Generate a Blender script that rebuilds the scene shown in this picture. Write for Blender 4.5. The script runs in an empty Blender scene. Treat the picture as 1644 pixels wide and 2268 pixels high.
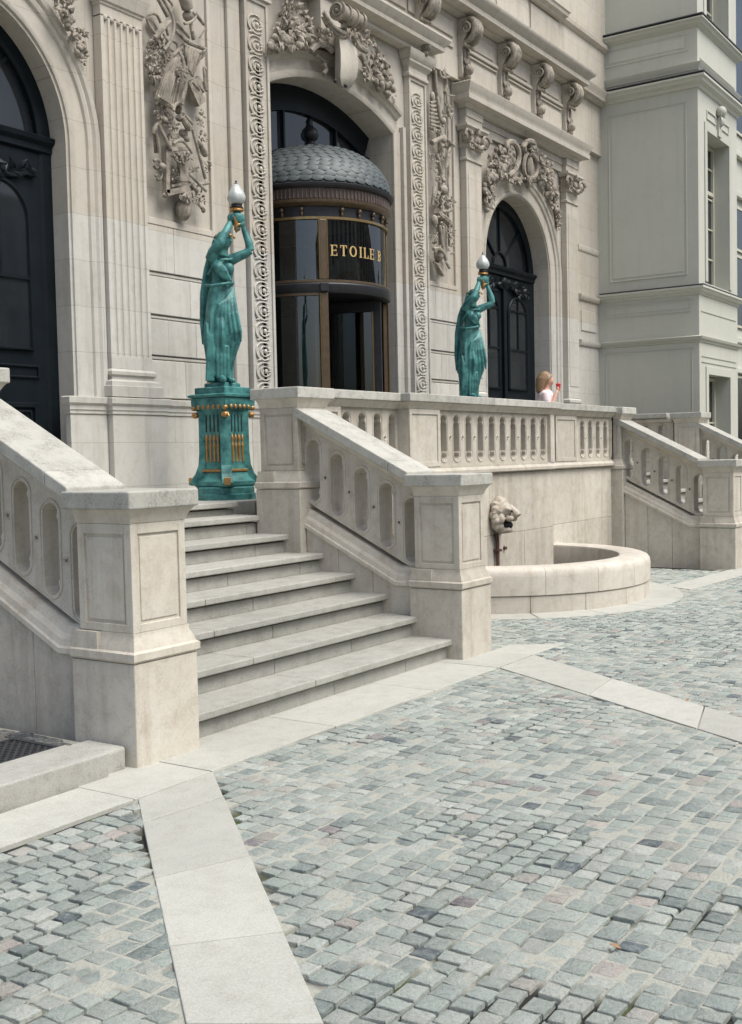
import bpy, math, random
from mathutils import Vector, Matrix
import numpy as np
random.seed(7)
R = math.radians
scn = bpy.context.scene
col = scn.collection

# ------------------------------------------------------------------ camera
CC = (822.0, 1134.0)                       # photo centre in 1644 x 2268 units
VX, VY = np.array([2500., 972.]), np.array([-2900., 1088.])
FPX = math.sqrt(-np.dot(VX - np.array(CC), VY - np.array(CC)))
def _ray(p): return np.array([p[0] - CC[0], -(p[1] - CC[1]), -FPX])
_X = _ray(VX); _X /= np.linalg.norm(_X)
_Y = _ray(VY); _Y -= _X * np.dot(_X, _Y); _Y /= np.linalg.norm(_Y)
_Z = np.cross(_X, _Y)
RM = np.stack([_X, _Y, _Z])
EYE = np.array([0., 0., 1.6])
cam = bpy.data.cameras.new('camera')
cam.sensor_fit = 'HORIZONTAL'; cam.sensor_width = 36.0; cam.lens = FPX / 1644.0 * 36.0
cam.clip_start = 0.05; cam.clip_end = 2000
camo = bpy.data.objects.new('camera', cam); col.objects.link(camo)
camo.matrix_world = Matrix([[*RM[0], EYE[0]], [*RM[1], EYE[1]], [*RM[2], EYE[2]], [0, 0, 0, 1]])
scn.camera = camo
def F(px, py, y):
    """photo point -> world point on the vertical plane at this y (parallel to the facade)"""
    v = RM @ _ray((px, py)); t = y / v[1]
    return Vector((v[0] * t, y, EYE[2] + v[2] * t))

# ------------------------------------------------------------------ light
SUN_DIR = Vector((0.04, -0.62, 1.0)).normalized()      # towards the sun
w = bpy.data.worlds.new('World'); scn.world = w; w.use_nodes = True
nt = w.node_tree; nt.nodes.clear()
sky = nt.nodes.new('ShaderNodeTexSky'); sky.sky_type = 'NISHITA'; sky.sun_disc = False
sky.sun_elevation = math.asin(SUN_DIR.z); sky.sun_rotation = math.atan2(SUN_DIR.x, SUN_DIR.y)
sky.air_density = 1.0; sky.dust_density = 4.0; sky.ozone_density = 1.0
hs = nt.nodes.new('ShaderNodeHueSaturation'); hs.inputs['Saturation'].default_value = 0.85
bg = nt.nodes.new('ShaderNodeBackground'); bg.inputs[1].default_value = 0.085
wo = nt.nodes.new('ShaderNodeOutputWorld')
nt.links.new(sky.outputs[0], hs.inputs['Color']); nt.links.new(hs.outputs[0], bg.inputs[0]); nt.links.new(bg.outputs[0], wo.inputs[0])
sl = bpy.data.lights.new('sun', 'SUN'); sl.energy = 1.5; sl.angle = R(36); sl.color = (1.0, 0.99, 0.925)
so = bpy.data.objects.new('sun', sl); col.objects.link(so)
so.rotation_euler = SUN_DIR.to_track_quat('Z', 'Y').to_euler(); so.location = (2, -6, 14)
scn.view_settings.view_transform = 'Standard'; scn.view_settings.look = 'None'
scn.view_settings.gamma = 1.0; scn.view_settings.exposure = 1.12
scn.view_settings.use_curve_mapping = False

# ------------------------------------------------------------------ materials
def mat(name):
    m = bpy.data.materials.new(name); m.use_nodes = True
    n = m.node_tree; b = n.nodes['Principled BSDF']
    return m, n, b
def N(n, t, **kw):
    x = n.nodes.new(t)
    for k, v in kw.items():
        if k in ('op',): x.operation = v
        elif k == 'blend': x.blend_type = v; 
        elif k == 'dt': x.data_type = v
    return x
def noise(n, vec, scale, detail=6, rough=0.6):
    t = n.nodes.new('ShaderNodeTexNoise'); t.inputs['Scale'].default_value = scale
    t.inputs['Detail'].default_value = detail; t.inputs['Roughness'].default_value = rough
    n.links.new(vec, t.inputs['Vector']); return t.outputs['Fac']
def ramp(n, fac, stops):
    r = n.nodes.new('ShaderNodeValToRGB'); n.links.new(fac, r.inputs[0])
    e = r.color_ramp.elements
    while len(e) < len(stops): e.new(0.5)
    for i, (p, c) in enumerate(stops):
        e[i].position = p; e[i].color = (c, c, c, 1) if not isinstance(c, tuple) else (*c, 1)
    return r.outputs[0]
def mix(n, fac, a, b, blend='MIX'):
    x = n.nodes.new('ShaderNodeMix'); x.data_type = 'RGBA'; x.blend_type = blend
    if isinstance(fac, (int, float)): x.inputs[0].default_value = fac
    else: n.links.new(fac, x.inputs[0])
    for s, v in ((6, a), (7, b)):
        if isinstance(v, tuple): x.inputs[s].default_value = (*v, 1)
        else: n.links.new(v, x.inputs[s])
    return x.outputs[2]
def math_(n, op, a, b):
    x = n.nodes.new('ShaderNodeMath'); x.operation = op
    for i, v in enumerate((a, b)):
        if isinstance(v, (int, float)): x.inputs[i].default_value = v
        else: n.links.new(v, x.inputs[i])
    return x.outputs[0]
def pos(n):
    return n.nodes.new('ShaderNodeNewGeometry').outputs['Position']
def scaled(n, vec, s):
    m = n.nodes.new('ShaderNodeMapping'); m.inputs['Scale'].default_value = s; n.links.new(vec, m.inputs[0]); return m.outputs[0]
def bump(n, b, h, dist, strength=0.6):
    x = n.nodes.new('ShaderNodeBump'); x.inputs['Strength'].default_value = strength; x.inputs['Distance'].default_value = dist
    n.links.new(h, x.inputs['Height']); n.links.new(x.outputs[0], b.inputs['Normal'])

def stone(name, c1, c2, stain=(0.12, 0.10, 0.08), stain_amt=0.35, streak=0.3, rough=0.85, grain=1.0, patina=None, zline=3.87, lichen=0.0, lichen_c=(0.07, 0.07, 0.06), speck=0.25, joints=False):
    m, n, b = mat(name); P = pos(n)
    big = noise(n, P, 1.3, 5); mid = noise(n, P, 9, 7, 0.7); fine = noise(n, P, 120, 3, 0.7)
    c = mix(n, ramp(n, big, [(0.3, 0.0), (0.7, 1.0)]), c1, c2)
    if patina:
        sx = n.nodes.new('ShaderNodeSeparateXYZ'); n.links.new(P, sx.inputs[0])
        wob = math_(n, 'ADD', sx.outputs[2], math_(n, 'MULTIPLY', math_(n, 'SUBTRACT', noise(n, P, 6, 2), 0.5), 0.05))
        st = math_(n, 'GREATER_THAN', wob, zline)
        c = mix(n, math_(n, 'MULTIPLY', st, ramp(n, big, [(0.3, 0.6), (0.65, 1.0)])), c, patina)
    if joints:       # hairline joints between the dressed blocks
        s3 = n.nodes.new('ShaderNodeSeparateXYZ'); n.links.new(P, s3.inputs[0])
        cb = n.nodes.new('ShaderNodeCombineXYZ'); n.links.new(s3.outputs[0], cb.inputs[0]); n.links.new(math_(n, 'SUBTRACT', s3.outputs[2], 2.19), cb.inputs[1])
        bt = n.nodes.new('ShaderNodeTexBrick'); n.links.new(cb.outputs[0], bt.inputs['Vector'])
        bt.inputs['Scale'].default_value = 1.0; bt.inputs['Brick Width'].default_value = 0.93; bt.inputs['Row Height'].default_value = 0.42
        bt.inputs['Mortar Size'].default_value = 0.0035; bt.inputs['Mortar Smooth'].default_value = 0.3; bt.inputs['Bias'].default_value = 0.0
        bt.inputs['Color1'].default_value = (0.42, 0.42, 0.42, 1); bt.inputs['Color2'].default_value = (0.58, 0.58, 0.58, 1)
        c = mix(n, 0.30, c, bt.outputs['Color'], 'SOFT_LIGHT')
        c = mix(n, math_(n, 'MULTIPLY', bt.outputs['Fac'], 0.38), c, stain)
    # blotchy weathering and vertical run-off streaks, both with shapes of their own
    c = mix(n, math_(n, 'MULTIPLY', ramp(n, mid, [(0.48, 0.0), (0.75, 1.0)]), stain_amt), c, stain)
    sv = noise(n, scaled(n, P, (7, 7, 0.55)), 1.0, 6, 0.65)
    c = mix(n, math_(n, 'MULTIPLY', ramp(n, sv, [(0.5, 0.0), (0.72, 1.0)]), streak), c, stain)
    if lichen:
        l = noise(n, P, 7, 9, 0.78); l2 = noise(n, P, 70, 4, 0.7)
        lm = math_(n, 'MULTIPLY', ramp(n, l, [(0.45, 0.0), (0.62, 1.0)]), ramp(n, l2, [(0.38, 0.0), (0.6, 1.0)]))
        c = mix(n, math_(n, 'MULTIPLY', lm, lichen), c, lichen_c)
    c = mix(n, speck, c, ramp(n, fine, [(0.25, 0.25), (0.75, 0.75)]), 'SOFT_LIGHT')
    oi = n.nodes.new('ShaderNodeObjectInfo')
    c = mix(n, 0.22, c, ramp(n, oi.outputs['Random'], [(0.0, 0.3), (1.0, 0.7)]), 'OVERLAY')
    pit = noise(n, P, 48, 6, 0.8)
    c = mix(n, math_(n, 'MULTIPLY', ramp(n, pit, [(0.60, 0.0), (0.70, 1.0)]), 0.45), c, stain)
    n.links.new(c, b.inputs['Base Color'])
    b.inputs['Roughness'].default_value = rough; b.inputs['Specular IOR Level'].default_value = 0.3
    h = math_(n, 'ADD', math_(n, 'MULTIPLY', mid, 0.7), math_(n, 'MULTIPLY', fine, 0.3))
    bump(n, b, h, 0.006 * grain, 0.5)
    return m
M = {}
M['wall'] = stone('wall_stone', (0.465, 0.455, 0.415), (0.51, 0.50, 0.465), stain=(0.26, 0.225, 0.185), stain_amt=0.30, streak=0.40, patina=(0.465, 0.425, 0.36), joints=True)
M['relief'] = stone('relief_stone', (0.34, 0.30, 0.245), (0.39, 0.35, 0.295), stain=(0.06, 0.052, 0.043), stain_amt=1.0, streak=0.75, grain=0.6, lichen=0.7, lichen_c=(0.06, 0.053, 0.045))
M['limestone'] = stone('limestone', (0.51, 0.475, 0.405), (0.57, 0.54, 0.475), stain=(0.29, 0.225, 0.165), stain_amt=0.45, streak=0.45, lichen=0.3, lichen_c=(0.22, 0.19, 0.155))
M['coping'] = stone('coping_stone', (0.42, 0.415, 0.375), (0.47, 0.465, 0.425), stain=(0.22, 0.20, 0.17), stain_amt=0.35, streak=0.2, lichen=0.7, lichen_c=(0.17, 0.17, 0.155))
M['basin'] = stone('basin_stone', (0.52, 0.48, 0.42), (0.58, 0.55, 0.49), stain=(0.30, 0.22, 0.15), stain_amt=0.35, streak=0.35, lichen=0.2)
M['granite'] = stone('step_granite', (0.345, 0.345, 0.315), (0.40, 0.395, 0.365), stain=(0.20, 0.185, 0.16), stain_amt=0.35, streak=0.22, speck=0.7, grain=0.6, lichen=0.3)
M['slab'] = stone('paving_slab_stone', (0.395, 0.395, 0.36), (0.44, 0.44, 0.40), stain=(0.25, 0.235, 0.20), stain_amt=0.32, streak=0.10, speck=0.6, grain=0.5, lichen=0.22, lichen_c=(0.25, 0.24, 0.21))
M['wing'] = stone('painted_render', (0.47, 0.475, 0.415), (0.50, 0.505, 0.445), stain=(0.27, 0.28, 0.25), stain_amt=0.12, streak=0.12, speck=0.12, grain=0.3)
M['wing_lead'] = stone('weathered_lead', (0.10, 0.105, 0.11), (0.13, 0.135, 0.14), grain=0.3)
M['joint'] = None

def simple(name, c, rough=0.5, metal=0.0, var=None, vscale=8, bmp=0.0, spec=0.5, coat=0.0):
    m, n, b = mat(name); P = pos(n)
    if var:
        f = noise(n, P, vscale, 6, 0.65)
        n.links.new(mix(n, ramp(n, f, [(0.35, 0.0), (0.68, 1.0)]), c, var), b.inputs['Base Color'])
    else: b.inputs['Base Color'].default_value = (*c, 1)
    b.inputs['Roughness'].default_value = rough; b.inputs['Metallic'].default_value = metal
    b.inputs['Specular IOR Level'].default_value = spec; b.inputs['Coat Weight'].default_value = coat
    if bmp: bump(n, b, noise(n, P, 40, 5, 0.7), bmp, 0.5)
    return m
M['teal'] = simple('verdigris_bronze_paint', (0.012, 0.085, 0.09), 0.5, 0.05, (0.085, 0.29, 0.27), 9, 0.005)
M['gold'] = simple('gilding', (0.50, 0.27, 0.085), 0.42, 0.45, (0.30, 0.17, 0.07), 35)
M['black'] = simple('black_door_paint', (0.005, 0.008, 0.011), 0.42, 0, (0.008, 0.012, 0.015), 5, 0.001, 0.16)
M['iron'] = simple('dark_iron', (0.018, 0.019, 0.023), 0.45, 0.3, (0.03, 0.03, 0.033), 10)
M['bronze'] = simple('brown_bronze', (0.15, 0.105, 0.065), 0.38, 0.5, (0.10, 0.075, 0.05), 14)
M['brass'] = simple('aged_brass', (0.34, 0.24, 0.11), 0.3, 0.8, (0.24, 0.17, 0.08), 20)
M['zinc'] = simple('zinc_scale', (0.065, 0.078, 0.082), 0.55, 0.15, (0.105, 0.122, 0.124), 9, 0.002)
M['wood'] = simple('brown_fluted_wood', (0.085, 0.062, 0.052), 0.45, 0, (0.12, 0.088, 0.072), 12)
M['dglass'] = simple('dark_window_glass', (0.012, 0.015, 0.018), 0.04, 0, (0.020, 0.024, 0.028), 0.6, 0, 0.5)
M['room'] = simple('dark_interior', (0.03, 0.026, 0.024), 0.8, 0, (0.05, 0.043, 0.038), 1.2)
M['globe'] = simple('frosted_globe', (0.50, 0.53, 0.52), 0.25, 0, (0.40, 0.43, 0.42), 30)
M['frame_white'] = simple('window_frame_paint', (0.50, 0.49, 0.40), 0.5)
M['skin'] = simple('skin', (0.60, 0.36, 0.27), 0.5)
M['hair'] = simple('blond_brown_hair', (0.20, 0.125, 0.07), 0.5, 0, (0.33, 0.225, 0.13), 60)
M['shirt'] = simple('pale_pink_cloth', (0.70, 0.58, 0.60), 0.8, 0, (0.74, 0.66, 0.68), 14)
M['trouser'] = simple('dark_cloth', (0.05, 0.05, 0.07), 0.8)
M['red'] = simple('red_plastic', (0.62, 0.045, 0.05), 0.35)
M['rust'] = simple('rusty_iron', (0.13, 0.06, 0.04), 0.8, 0, (0.07, 0.045, 0.038), 40)
M['lion'] = stone('lion_stone', (0.40, 0.36, 0.30), (0.46, 0.42, 0.36), stain=(0.20, 0.13, 0.08), stain_amt=0.6, streak=0.4, grain=0.6)
M['grate'] = simple('grate_iron', (0.05, 0.055, 0.065), 0.4, 0.6, (0.09, 0.09, 0.1), 20)
M['letter'] = simple('gilt_letter', (0.55, 0.39, 0.17), 0.4, 0.2)
M['flame'] = simple('near_black', (0.012, 0.012, 0.014), 0.7)
M['water'] = simple('basin_water', (0.035, 0.04, 0.03), 0.08)
# clear glass: part reflecting, part see-through
m, n, b = mat('clear_glass'); n.nodes.remove(b)
o = [x for x in n.nodes if x.type == 'OUTPUT_MATERIAL'][0]
tr = n.nodes.new('ShaderNodeBsdfTransparent'); tr.inputs[0].default_value = (0.62, 0.66, 0.68, 1)
gl = n.nodes.new('ShaderNodeBsdfGlossy'); gl.inputs['Roughness'].default_value = 0.02
fr = n.nodes.new('ShaderNodeFresnel'); fr.inputs[0].default_value = 1.55
ms = n.nodes.new('ShaderNodeMixShader')
n.links.new(math_(n, 'ADD', fr.outputs[0], 0.06), ms.inputs[0]); n.links.new(tr.outputs[0], ms.inputs[1]); n.links.new(gl.outputs[0], ms.inputs[2]); n.links.new(ms.outputs[0], o.inputs[0])
M['glass'] = m
# setts: colour of each stone comes from its own vertex colour
m, n, b = mat('granite_sett'); P = pos(n)
at = n.nodes.new('ShaderNodeAttribute'); at.attribute_name = 'Col'
f1 = noise(n, P, 60, 6, 0.75); f2 = noise(n, P, 330, 3, 0.7); f3 = noise(n, P, 24, 6, 0.75); f4 = noise(n, P, 140, 4, 0.75)
c = mix(n, 0.6, at.outputs['Color'], ramp(n, f1, [(0.25, 0.15), (0.75, 0.85)]), 'SOFT_LIGHT')
c = mix(n, 0.7, c, ramp(n, f2, [(0.25, 0.15), (0.75, 0.85)]), 'SOFT_LIGHT')
c = mix(n, math_(n, 'MULTIPLY', ramp(n, f3, [(0.46, 0.0), (0.64, 1.0)]), 0.5), c, (0.44, 0.455, 0.42))
c = mix(n, math_(n, 'MULTIPLY', ramp(n, f4, [(0.56, 0.0), (0.66, 1.0)]), 0.55), c, (0.10, 0.115, 0.12))
n.links.new(c, b.inputs['Base Color']); b.inputs['Roughness'].default_value = 0.7; b.inputs['Specular IOR Level'].default_value = 0.35
bump(n, b, math_(n, 'ADD', f1, math_(n, 'ADD', math_(n, 'MULTIPLY', f2, 0.3), f3)), 0.012, 1.0)
M['sett'] = m
m, n, b = mat('joint_sand'); P = pos(n)
at = n.nodes.new('ShaderNodeAttribute'); at.attribute_name = 'Gap'
g2 = noise(n, P, 70, 4, 0.7); g3 = noise(n, P, 3.1, 5, 0.65)
c = mix(n, at.outputs['Fac'], (0.36, 0.36, 0.315), (0.016, 0.016, 0.014))
c = mix(n, math_(n, 'MULTIPLY', math_(n, 'MULTIPLY', ramp(n, g3, [(0.5, 0.0), (0.6, 1.0)]), at.outputs['Fac']), 0.9), c, (0.06, 0.075, 0.02))
c = mix(n, 0.4, c, ramp(n, g2, [(0.2, 0.1), (0.8, 0.9)]), 'SOFT_LIGHT')
n.links.new(c, b.inputs['Base Color']); b.inputs['Roughness'].default_value = 0.95
bump(n, b, g2, 0.01, 0.8)
M['sand'] = m
M['soil'] = simple('ground_earth', (0.16, 0.15, 0.13), 0.95, 0, (0.22, 0.21, 0.18), 2)

# ------------------------------------------------------------------ mesh helpers
class MB:
    def __init__(s): s.v = []; s.f = []
    def add(s, vs, fs):
        o = len(s.v); s.v += [tuple(x) for x in vs]; s.f += [tuple(i + o for i in f) for f in fs]; return s
    def box(s, x0, x1, y0, y1, z0, z1):
        return s.add([(x0,y0,z0),(x1,y0,z0),(x1,y1,z0),(x0,y1,z0),(x0,y0,z1),(x1,y0,z1),(x1,y1,z1),(x0,y1,z1)],
                     [(3,2,1,0),(4,5,6,7),(0,1,5,4),(1,2,6,5),(2,3,7,6),(3,0,4,7)])
    def obox(s, a, b, wv, hv):
        """bar from a to b with half width vector wv and half height vector hv"""
        a, b, wv, hv = map(Vector, (a, b, wv, hv))
        return s.add([a-wv-hv, a+wv-hv, a+wv+hv, a-wv+hv, b-wv-hv, b+wv-hv, b+wv+hv, b-wv+hv],
                     [(0,1,2,3),(7,6,5,4),(0,4,5,1),(1,5,6,2),(2,6,7,3),(3,7,4,0)])
    def loft(s, rings, cap=True, closed=True):
        n = len(rings[0]); vs = [p for r in rings for p in r]; fs = []
        for i in range(len(rings) - 1):
            for j in range(n if closed else n - 1):
                k = (j + 1) % n
                fs.append((i*n+j, i*n+k, (i+1)*n+k, (i+1)*n+j))
        if cap and closed:
            fs.append(tuple(range(n))[::-1]); fs.append(tuple((len(rings)-1)*n + j for j in range(n)))
        return s.add(vs, fs)
    def tube(s, pts, rad, n=8, cap=True, flat=1.0):
        pts = [Vector(p) for p in pts]
        if not hasattr(rad, '__len__'): rad = [rad] * len(pts)
        rings = []; up = None
        for i, p in enumerate(pts):
            t = (pts[min(i+1, len(pts)-1)] - pts[max(i-1, 0)])
            t = t.normalized() if t.length > 1e-9 else Vector((0, 0, 1))
            if up is None:
                a = Vector((0, -1, 0)) if abs(t.y) < 0.9 else Vector((1, 0, 0))
                up = (a - t * a.dot(t)).normalized()
            else:
                up = (up - t * up.dot(t)); up = up.normalized() if up.length > 1e-6 else Vector((0, -1, 0))
            sd = t.cross(up)
            rings.append([p + (sd * math.cos(2*math.pi*j/n) + up * math.sin(2*math.pi*j/n) * flat) * rad[i] for j in range(n)])
        return s.loft(rings, cap)
    def ball(s, c, r, nu=8, nv=6, m=None):
        if not hasattr(r, '__len__'): r = (r, r, r)
        c = Vector(c); vs = []; fs = []
        def P(x, y, z):
            q = Vector((x*r[0], y*r[1], z*r[2]))
            return c + (m @ q if m is not None else q)
        vs.append(P(0, 0, -1))
        for i in range(1, nv):
            a = -math.pi/2 + math.pi*i/nv
            for j in range(nu):
                b = 2*math.pi*j/nu; vs.append(P(math.cos(a)*math.cos(b), math.cos(a)*math.sin(b), math.sin(a)))
        vs.append(P(0, 0, 1)); L = len(vs) - 1
        for j in range(nu): fs.append((0, 1+(j+1)%nu, 1+j))
        for i in range(nv-2):
            for j in range(nu):
                fs.append((1+i*nu+j, 1+i*nu+(j+1)%nu, 1+(i+1)*nu+(j+1)%nu, 1+(i+1)*nu+j))
        for j in range(nu): fs.append((L, 1+(nv-2)*nu+j, 1+(nv-2)*nu+(j+1)%nu))
        return s.add(vs, fs)
    def lathe(s, prof, c, n=24, a0=0.0, a1=2*math.pi):
        c = Vector(c); full = abs(a1 - a0 - 2*math.pi) < 1e-6
        k = n if full else n + 1
        rings = []
        for (r, z) in prof:
            rings.append([c + Vector((r*math.cos(a0+(a1-a0)*j/n), r*math.sin(a0+(a1-a0)*j/n), z)) for j in range(k)])
        return s.loft(rings, cap=full, closed=full)
    def arcblock(s, c, r0, r1, z0, z1, a0, a1, n=8):
        """solid ring segment"""
        rings = []
        for i in range(n + 1):
            a = a0 + (a1 - a0) * i / n; e = Vector((math.cos(a), math.sin(a), 0)); c0 = Vector(c)
            rings.append([c0+e*r0+Vector((0,0,z0)), c0+e*r1+Vector((0,0,z0)), c0+e*r1+Vector((0,0,z1)), c0+e*r0+Vector((0,0,z1))])
        return s.loft(rings)
    def sweep(s, prof, path, closed=False):
        """profile (outward, z) along a plan path; outward is to the right of travel"""
        P = [Vector((p[0], p[1])) for p in path]; n = len(P); rings = []
        for i in range(n):
            dirs = []
            if closed or i > 0: dirs.append((P[i] - P[i-1]).normalized())
            if closed or i < n-1: dirs.append((P[(i+1) % n] - P[i]).normalized())
            ns = [Vector((d.y, -d.x)) for d in dirs]
            if len(ns) == 2:
                mv = ns[0] + ns[1]; mv = mv / max(0.2, (1 + ns[0].dot(ns[1])))
            else: mv = ns[0]
            rings.append([(P[i].x + mv.x*d, P[i].y + mv.y*d, z) for d, z in prof])
        if closed:
            rings.append(rings[0]); return s.loft(rings, cap=False, closed=True)
        return s.loft(rings, cap=True, closed=True)
    def petal(s, c, d, nrm, L, W, T):
        c, d, nrm = Vector(c), Vector(d).normalized(), Vector(nrm)
        nrm = (nrm - d * nrm.dot(d)).normalized(); sd = d.cross(nrm)
        return s.add([c, c + d*L, c + d*L*0.45 + sd*W + nrm*T*0.2, c + d*L*0.45 - sd*W + nrm*T*0.2, c + d*L*0.42 + nrm*T, c + d*L*0.5 - nrm*T*0.4],
                     [(0,2,4),(2,1,4),(1,3,4),(3,0,4),(0,5,2),(2,5,1),(1,5,3),(3,5,0)])
    def spiral(s, c, ux, uz, r0, turns, rt, n=26, sgn=1):
        c, ux, uz = Vector(c), Vector(ux), Vector(uz); pts = []; rad = []
        for i in range(n + 1):
            t = i / n; a = 2*math.pi*turns*t; r = r0 * (1 - 0.86 * t)
            pts.append(c + ux * (math.cos(a) * r * sgn) + uz * math.sin(a) * r); rad.append(rt * (1 - 0.45*t))
        return s.tube(pts, rad, 6)
    def cell(s, mp, quad, hole, ctr, w0, w1):
        """plate between depths w0 and w1 with one star-shaped hole; quad and hole in panel coords"""
        def hit(poly, ang):
            d = (math.cos(ang), math.sin(ang)); best = None
            for i in range(len(poly)):
                ax, ay = poly[i][0]-ctr[0], poly[i][1]-ctr[1]; bx, by = poly[(i+1)%len(poly)][0]-ctr[0], poly[(i+1)%len(poly)][1]-ctr[1]
                ex, ey = bx-ax, by-ay; den = d[0]*ey - d[1]*ex
                if abs(den) < 1e-12: continue
                t = (ax*ey - ay*ex)/den; u = (ax*d[1] - ay*d[0])/den
                if t > 0 and -1e-6 <= u <= 1+1e-6 and (best is None or t > best): best = t
            return (ctr[0]+d[0]*best, ctr[1]+d[1]*best)
        angs = sorted(set(round(math.atan2(p[1]-ctr[1], p[0]-ctr[0]), 5) for p in list(hole) + list(quad)))
        n = len(angs); O = [hit(quad, a) for a in angs]; H = [hit(hole, a) for a in angs]
        vs = []
        for wv in (w0, w1):
            vs += [mp(u, v, wv) for u, v in O] + [mp(u, v, wv) for u, v in H]
        fs = []
        for i in range(n):
            j = (i+1) % n
            fs += [(i, j, n+j, n+i), (2*n+i, 3*n+i, 3*n+j, 2*n+j), (n+i, n+j, 3*n+j, 3*n+i), (j, i, 2*n+i, 2*n+j)]
        return s.add(vs, fs)

def link(o, parent=None, label=None, cat=None, group=None, kind=None):
    col.objects.link(o)
    if parent is not None:
        o.parent = parent; o.matrix_parent_inverse = parent.matrix_basis.inverted()
    if label: o['label'] = label
    if cat: o['category'] = cat
    if group: o['group'] = group
    if kind: o['kind'] = kind
    return o
import bmesh
def ob(name, mb, m, parent=None, smooth=None, bevel=0, label=None, cat=None, group=None, kind=None, fix=True, remesh=0, seg=2):
    me = bpy.data.meshes.new(name); me.from_pydata(mb.v, [], mb.f)
    if fix:
        bm = bmesh.new(); bm.from_mesh(me); bmesh.ops.recalc_face_normals(bm, faces=bm.faces); bm.to_mesh(me); bm.free()
    if m is not None: me.materials.append(M[m] if isinstance(m, str) else m)
    if smooth is not None:
        me.polygons.foreach_set('use_smooth', [True] * len(me.polygons)); me.set_sharp_from_angle(angle=R(smooth))
    # parents of sub-parts are meshes at the origin, things are Empties at their base
    o = link(bpy.data.objects.new(name, me), parent, label, cat, group, kind)
    if remesh:
        md = o.modifiers.new('remesh', 'REMESH'); md.mode = 'VOXEL'; md.voxel_size = remesh; md.use_smooth_shade = True
        sm = o.modifiers.new('smooth', 'SMOOTH'); sm.factor = 0.5; sm.iterations = 1
    if bevel:
        bv = o.modifiers.new('bevel', 'BEVEL'); bv.width = bevel; bv.segments = seg; bv.limit_method = 'ANGLE'; bv.angle_limit = R(38); bv.harden_normals = False
    return o
def thing(name, loc, label, cat, group=None, kind=None):
    o = bpy.data.objects.new(name, None); o.empty_display_size = 0.2
    o.location = loc; o.matrix_basis = Matrix.Translation(loc)
    return link(o, None, label, cat, group, kind)
def dup(root, delta, label=None, group=None):
    def cp(o, par):
        c = o.copy(); col.objects.link(c); c.parent = par; c.matrix_parent_inverse = o.matrix_parent_inverse.copy()
        for ch in o.children: cp(ch, c)
        return c
    kids = list(root.children)
    r = root.copy(); col.objects.link(r); r.matrix_basis = Matrix.Translation(Vector(delta)) @ root.matrix_basis
    for ch in kids: cp(ch, r)
    if label: r['label'] = label
    if group: r['group'] = group
    return r
def rect_path(x0, x1, y0, y1):      # travel so that outward is to the right
    return [(x0, y1), (x0, y0), (x1, y0), (x1, y1)]
# ================================================================== ground and paving
TZ = 1.21                                   # terrace level
g = MB().add([(-300,-300,-0.06),(300,-300,-0.06),(300,300,-0.06),(-300,300,-0.06)], [(0,1,2,3)])
ob('ground', g, 'soil', kind='structure')

def in_poly(x, y, P):
    c = False; j = len(P) - 1
    for i in range(len(P)):
        if (P[i][1] > y) != (P[j][1] > y) and x < (P[j][0]-P[i][0])*(y-P[i][1])/(P[j][1]-P[i][1]) + P[i][0]: c = not c
        j = i
    return c
BAS = (11.42, 6.02); BR = 1.74
# flat slab strips: border in front of the stairs, two diagonal strips, the apron of the fountain
strips = []
def slab_poly(P): strips.append(P); return P
def slabs(name, polys, parent=None):
    root = thing(name, (sum(p[0] for p in polys[0])/4, sum(p[1] for p in polys[0])/4, 0), None, None, kind='structure')
    for P in polys:
        c = (sum(p[0] for p in P)/len(P), sum(p[1] for p in P)/len(P))
        def sh(p, g=0.005):
            d = Vector((p[0]-c[0], p[1]-c[1])); L = d.length; d = d*(L-g)/L; return (c[0]+d.x, c[1]+d.y)
        Q = [sh(p) for p in P]; dz = random.uniform(-0.0015, 0.0015)
        mb = MB().loft([[(x, y, -0.05) for x, y in Q], [(x, y, 0.002 + dz) for x, y in Q]])
        ob('slab', mb, 'slab', root, bevel=0.004)
    return root
# border along the stair foot (y 3.87..4.25)
B = []
xs = [-1.6, 0.1, 1.9, 3.72, 4.26, 5.35, 6.5, 7.42, 8.0, 8.62]
for i in range(len(xs)-1):
    yb = 4.46 if 3.72 <= xs[i] < 7.9 else 4.26
    B.append([(xs[i], 3.88), (xs[i+1], 3.88), (xs[i+1] + (0.0 if i < 8 else -0.25), yb), (xs[i], yb)])
slab_poly([(-1.6,3.88),(8.62,3.88),(8.37,4.26),(-1.6,4.26)])
slabs('paving_border', B)
def lerp(a, b, t): return (a[0]+(b[0]-a[0])*t, a[1]+(b[1]-a[1])*t)
def strip(name, a0, a1, b0, b1, cuts):
    slab_poly([a0, b0, b1, a1])
    slabs(name, [[lerp(a0,a1,cuts[i]), lerp(b0,b1,cuts[i]), lerp(b0,b1,cuts[i+1]), lerp(a0,a1,cuts[i+1])] for i in range(len(cuts)-1)])
# left strip (a = left edge, b = right edge), and right strip
def ext(p, q, t): return (p[0]+(q[0]-p[0])*t, p[1]+(q[1]-p[1])*t)
a0, a1 = (3.725, 3.87), (2.28, 2.206); b0, b1 = (4.26, 3.87), (2.487, 1.866)
strip('paving_strip', a0, ext(a0,a1,2.2), b0, ext(b0,b1,2.2), [0, 0.075, 0.215, 0.345, 0.455, 0.60, 0.8, 1.0])
a0, a1 = (7.42, 3.87), (6.12, 1.723); b0, b1 = (8.02, 3.87), (6.69, 1.882)
strip('paving_strip', a0, ext(a0,a1,2.6), b0, ext(b0,b1,2.6), [0, 0.17, 0.33, 0.5, 0.66, 0.83, 1.0])
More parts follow.
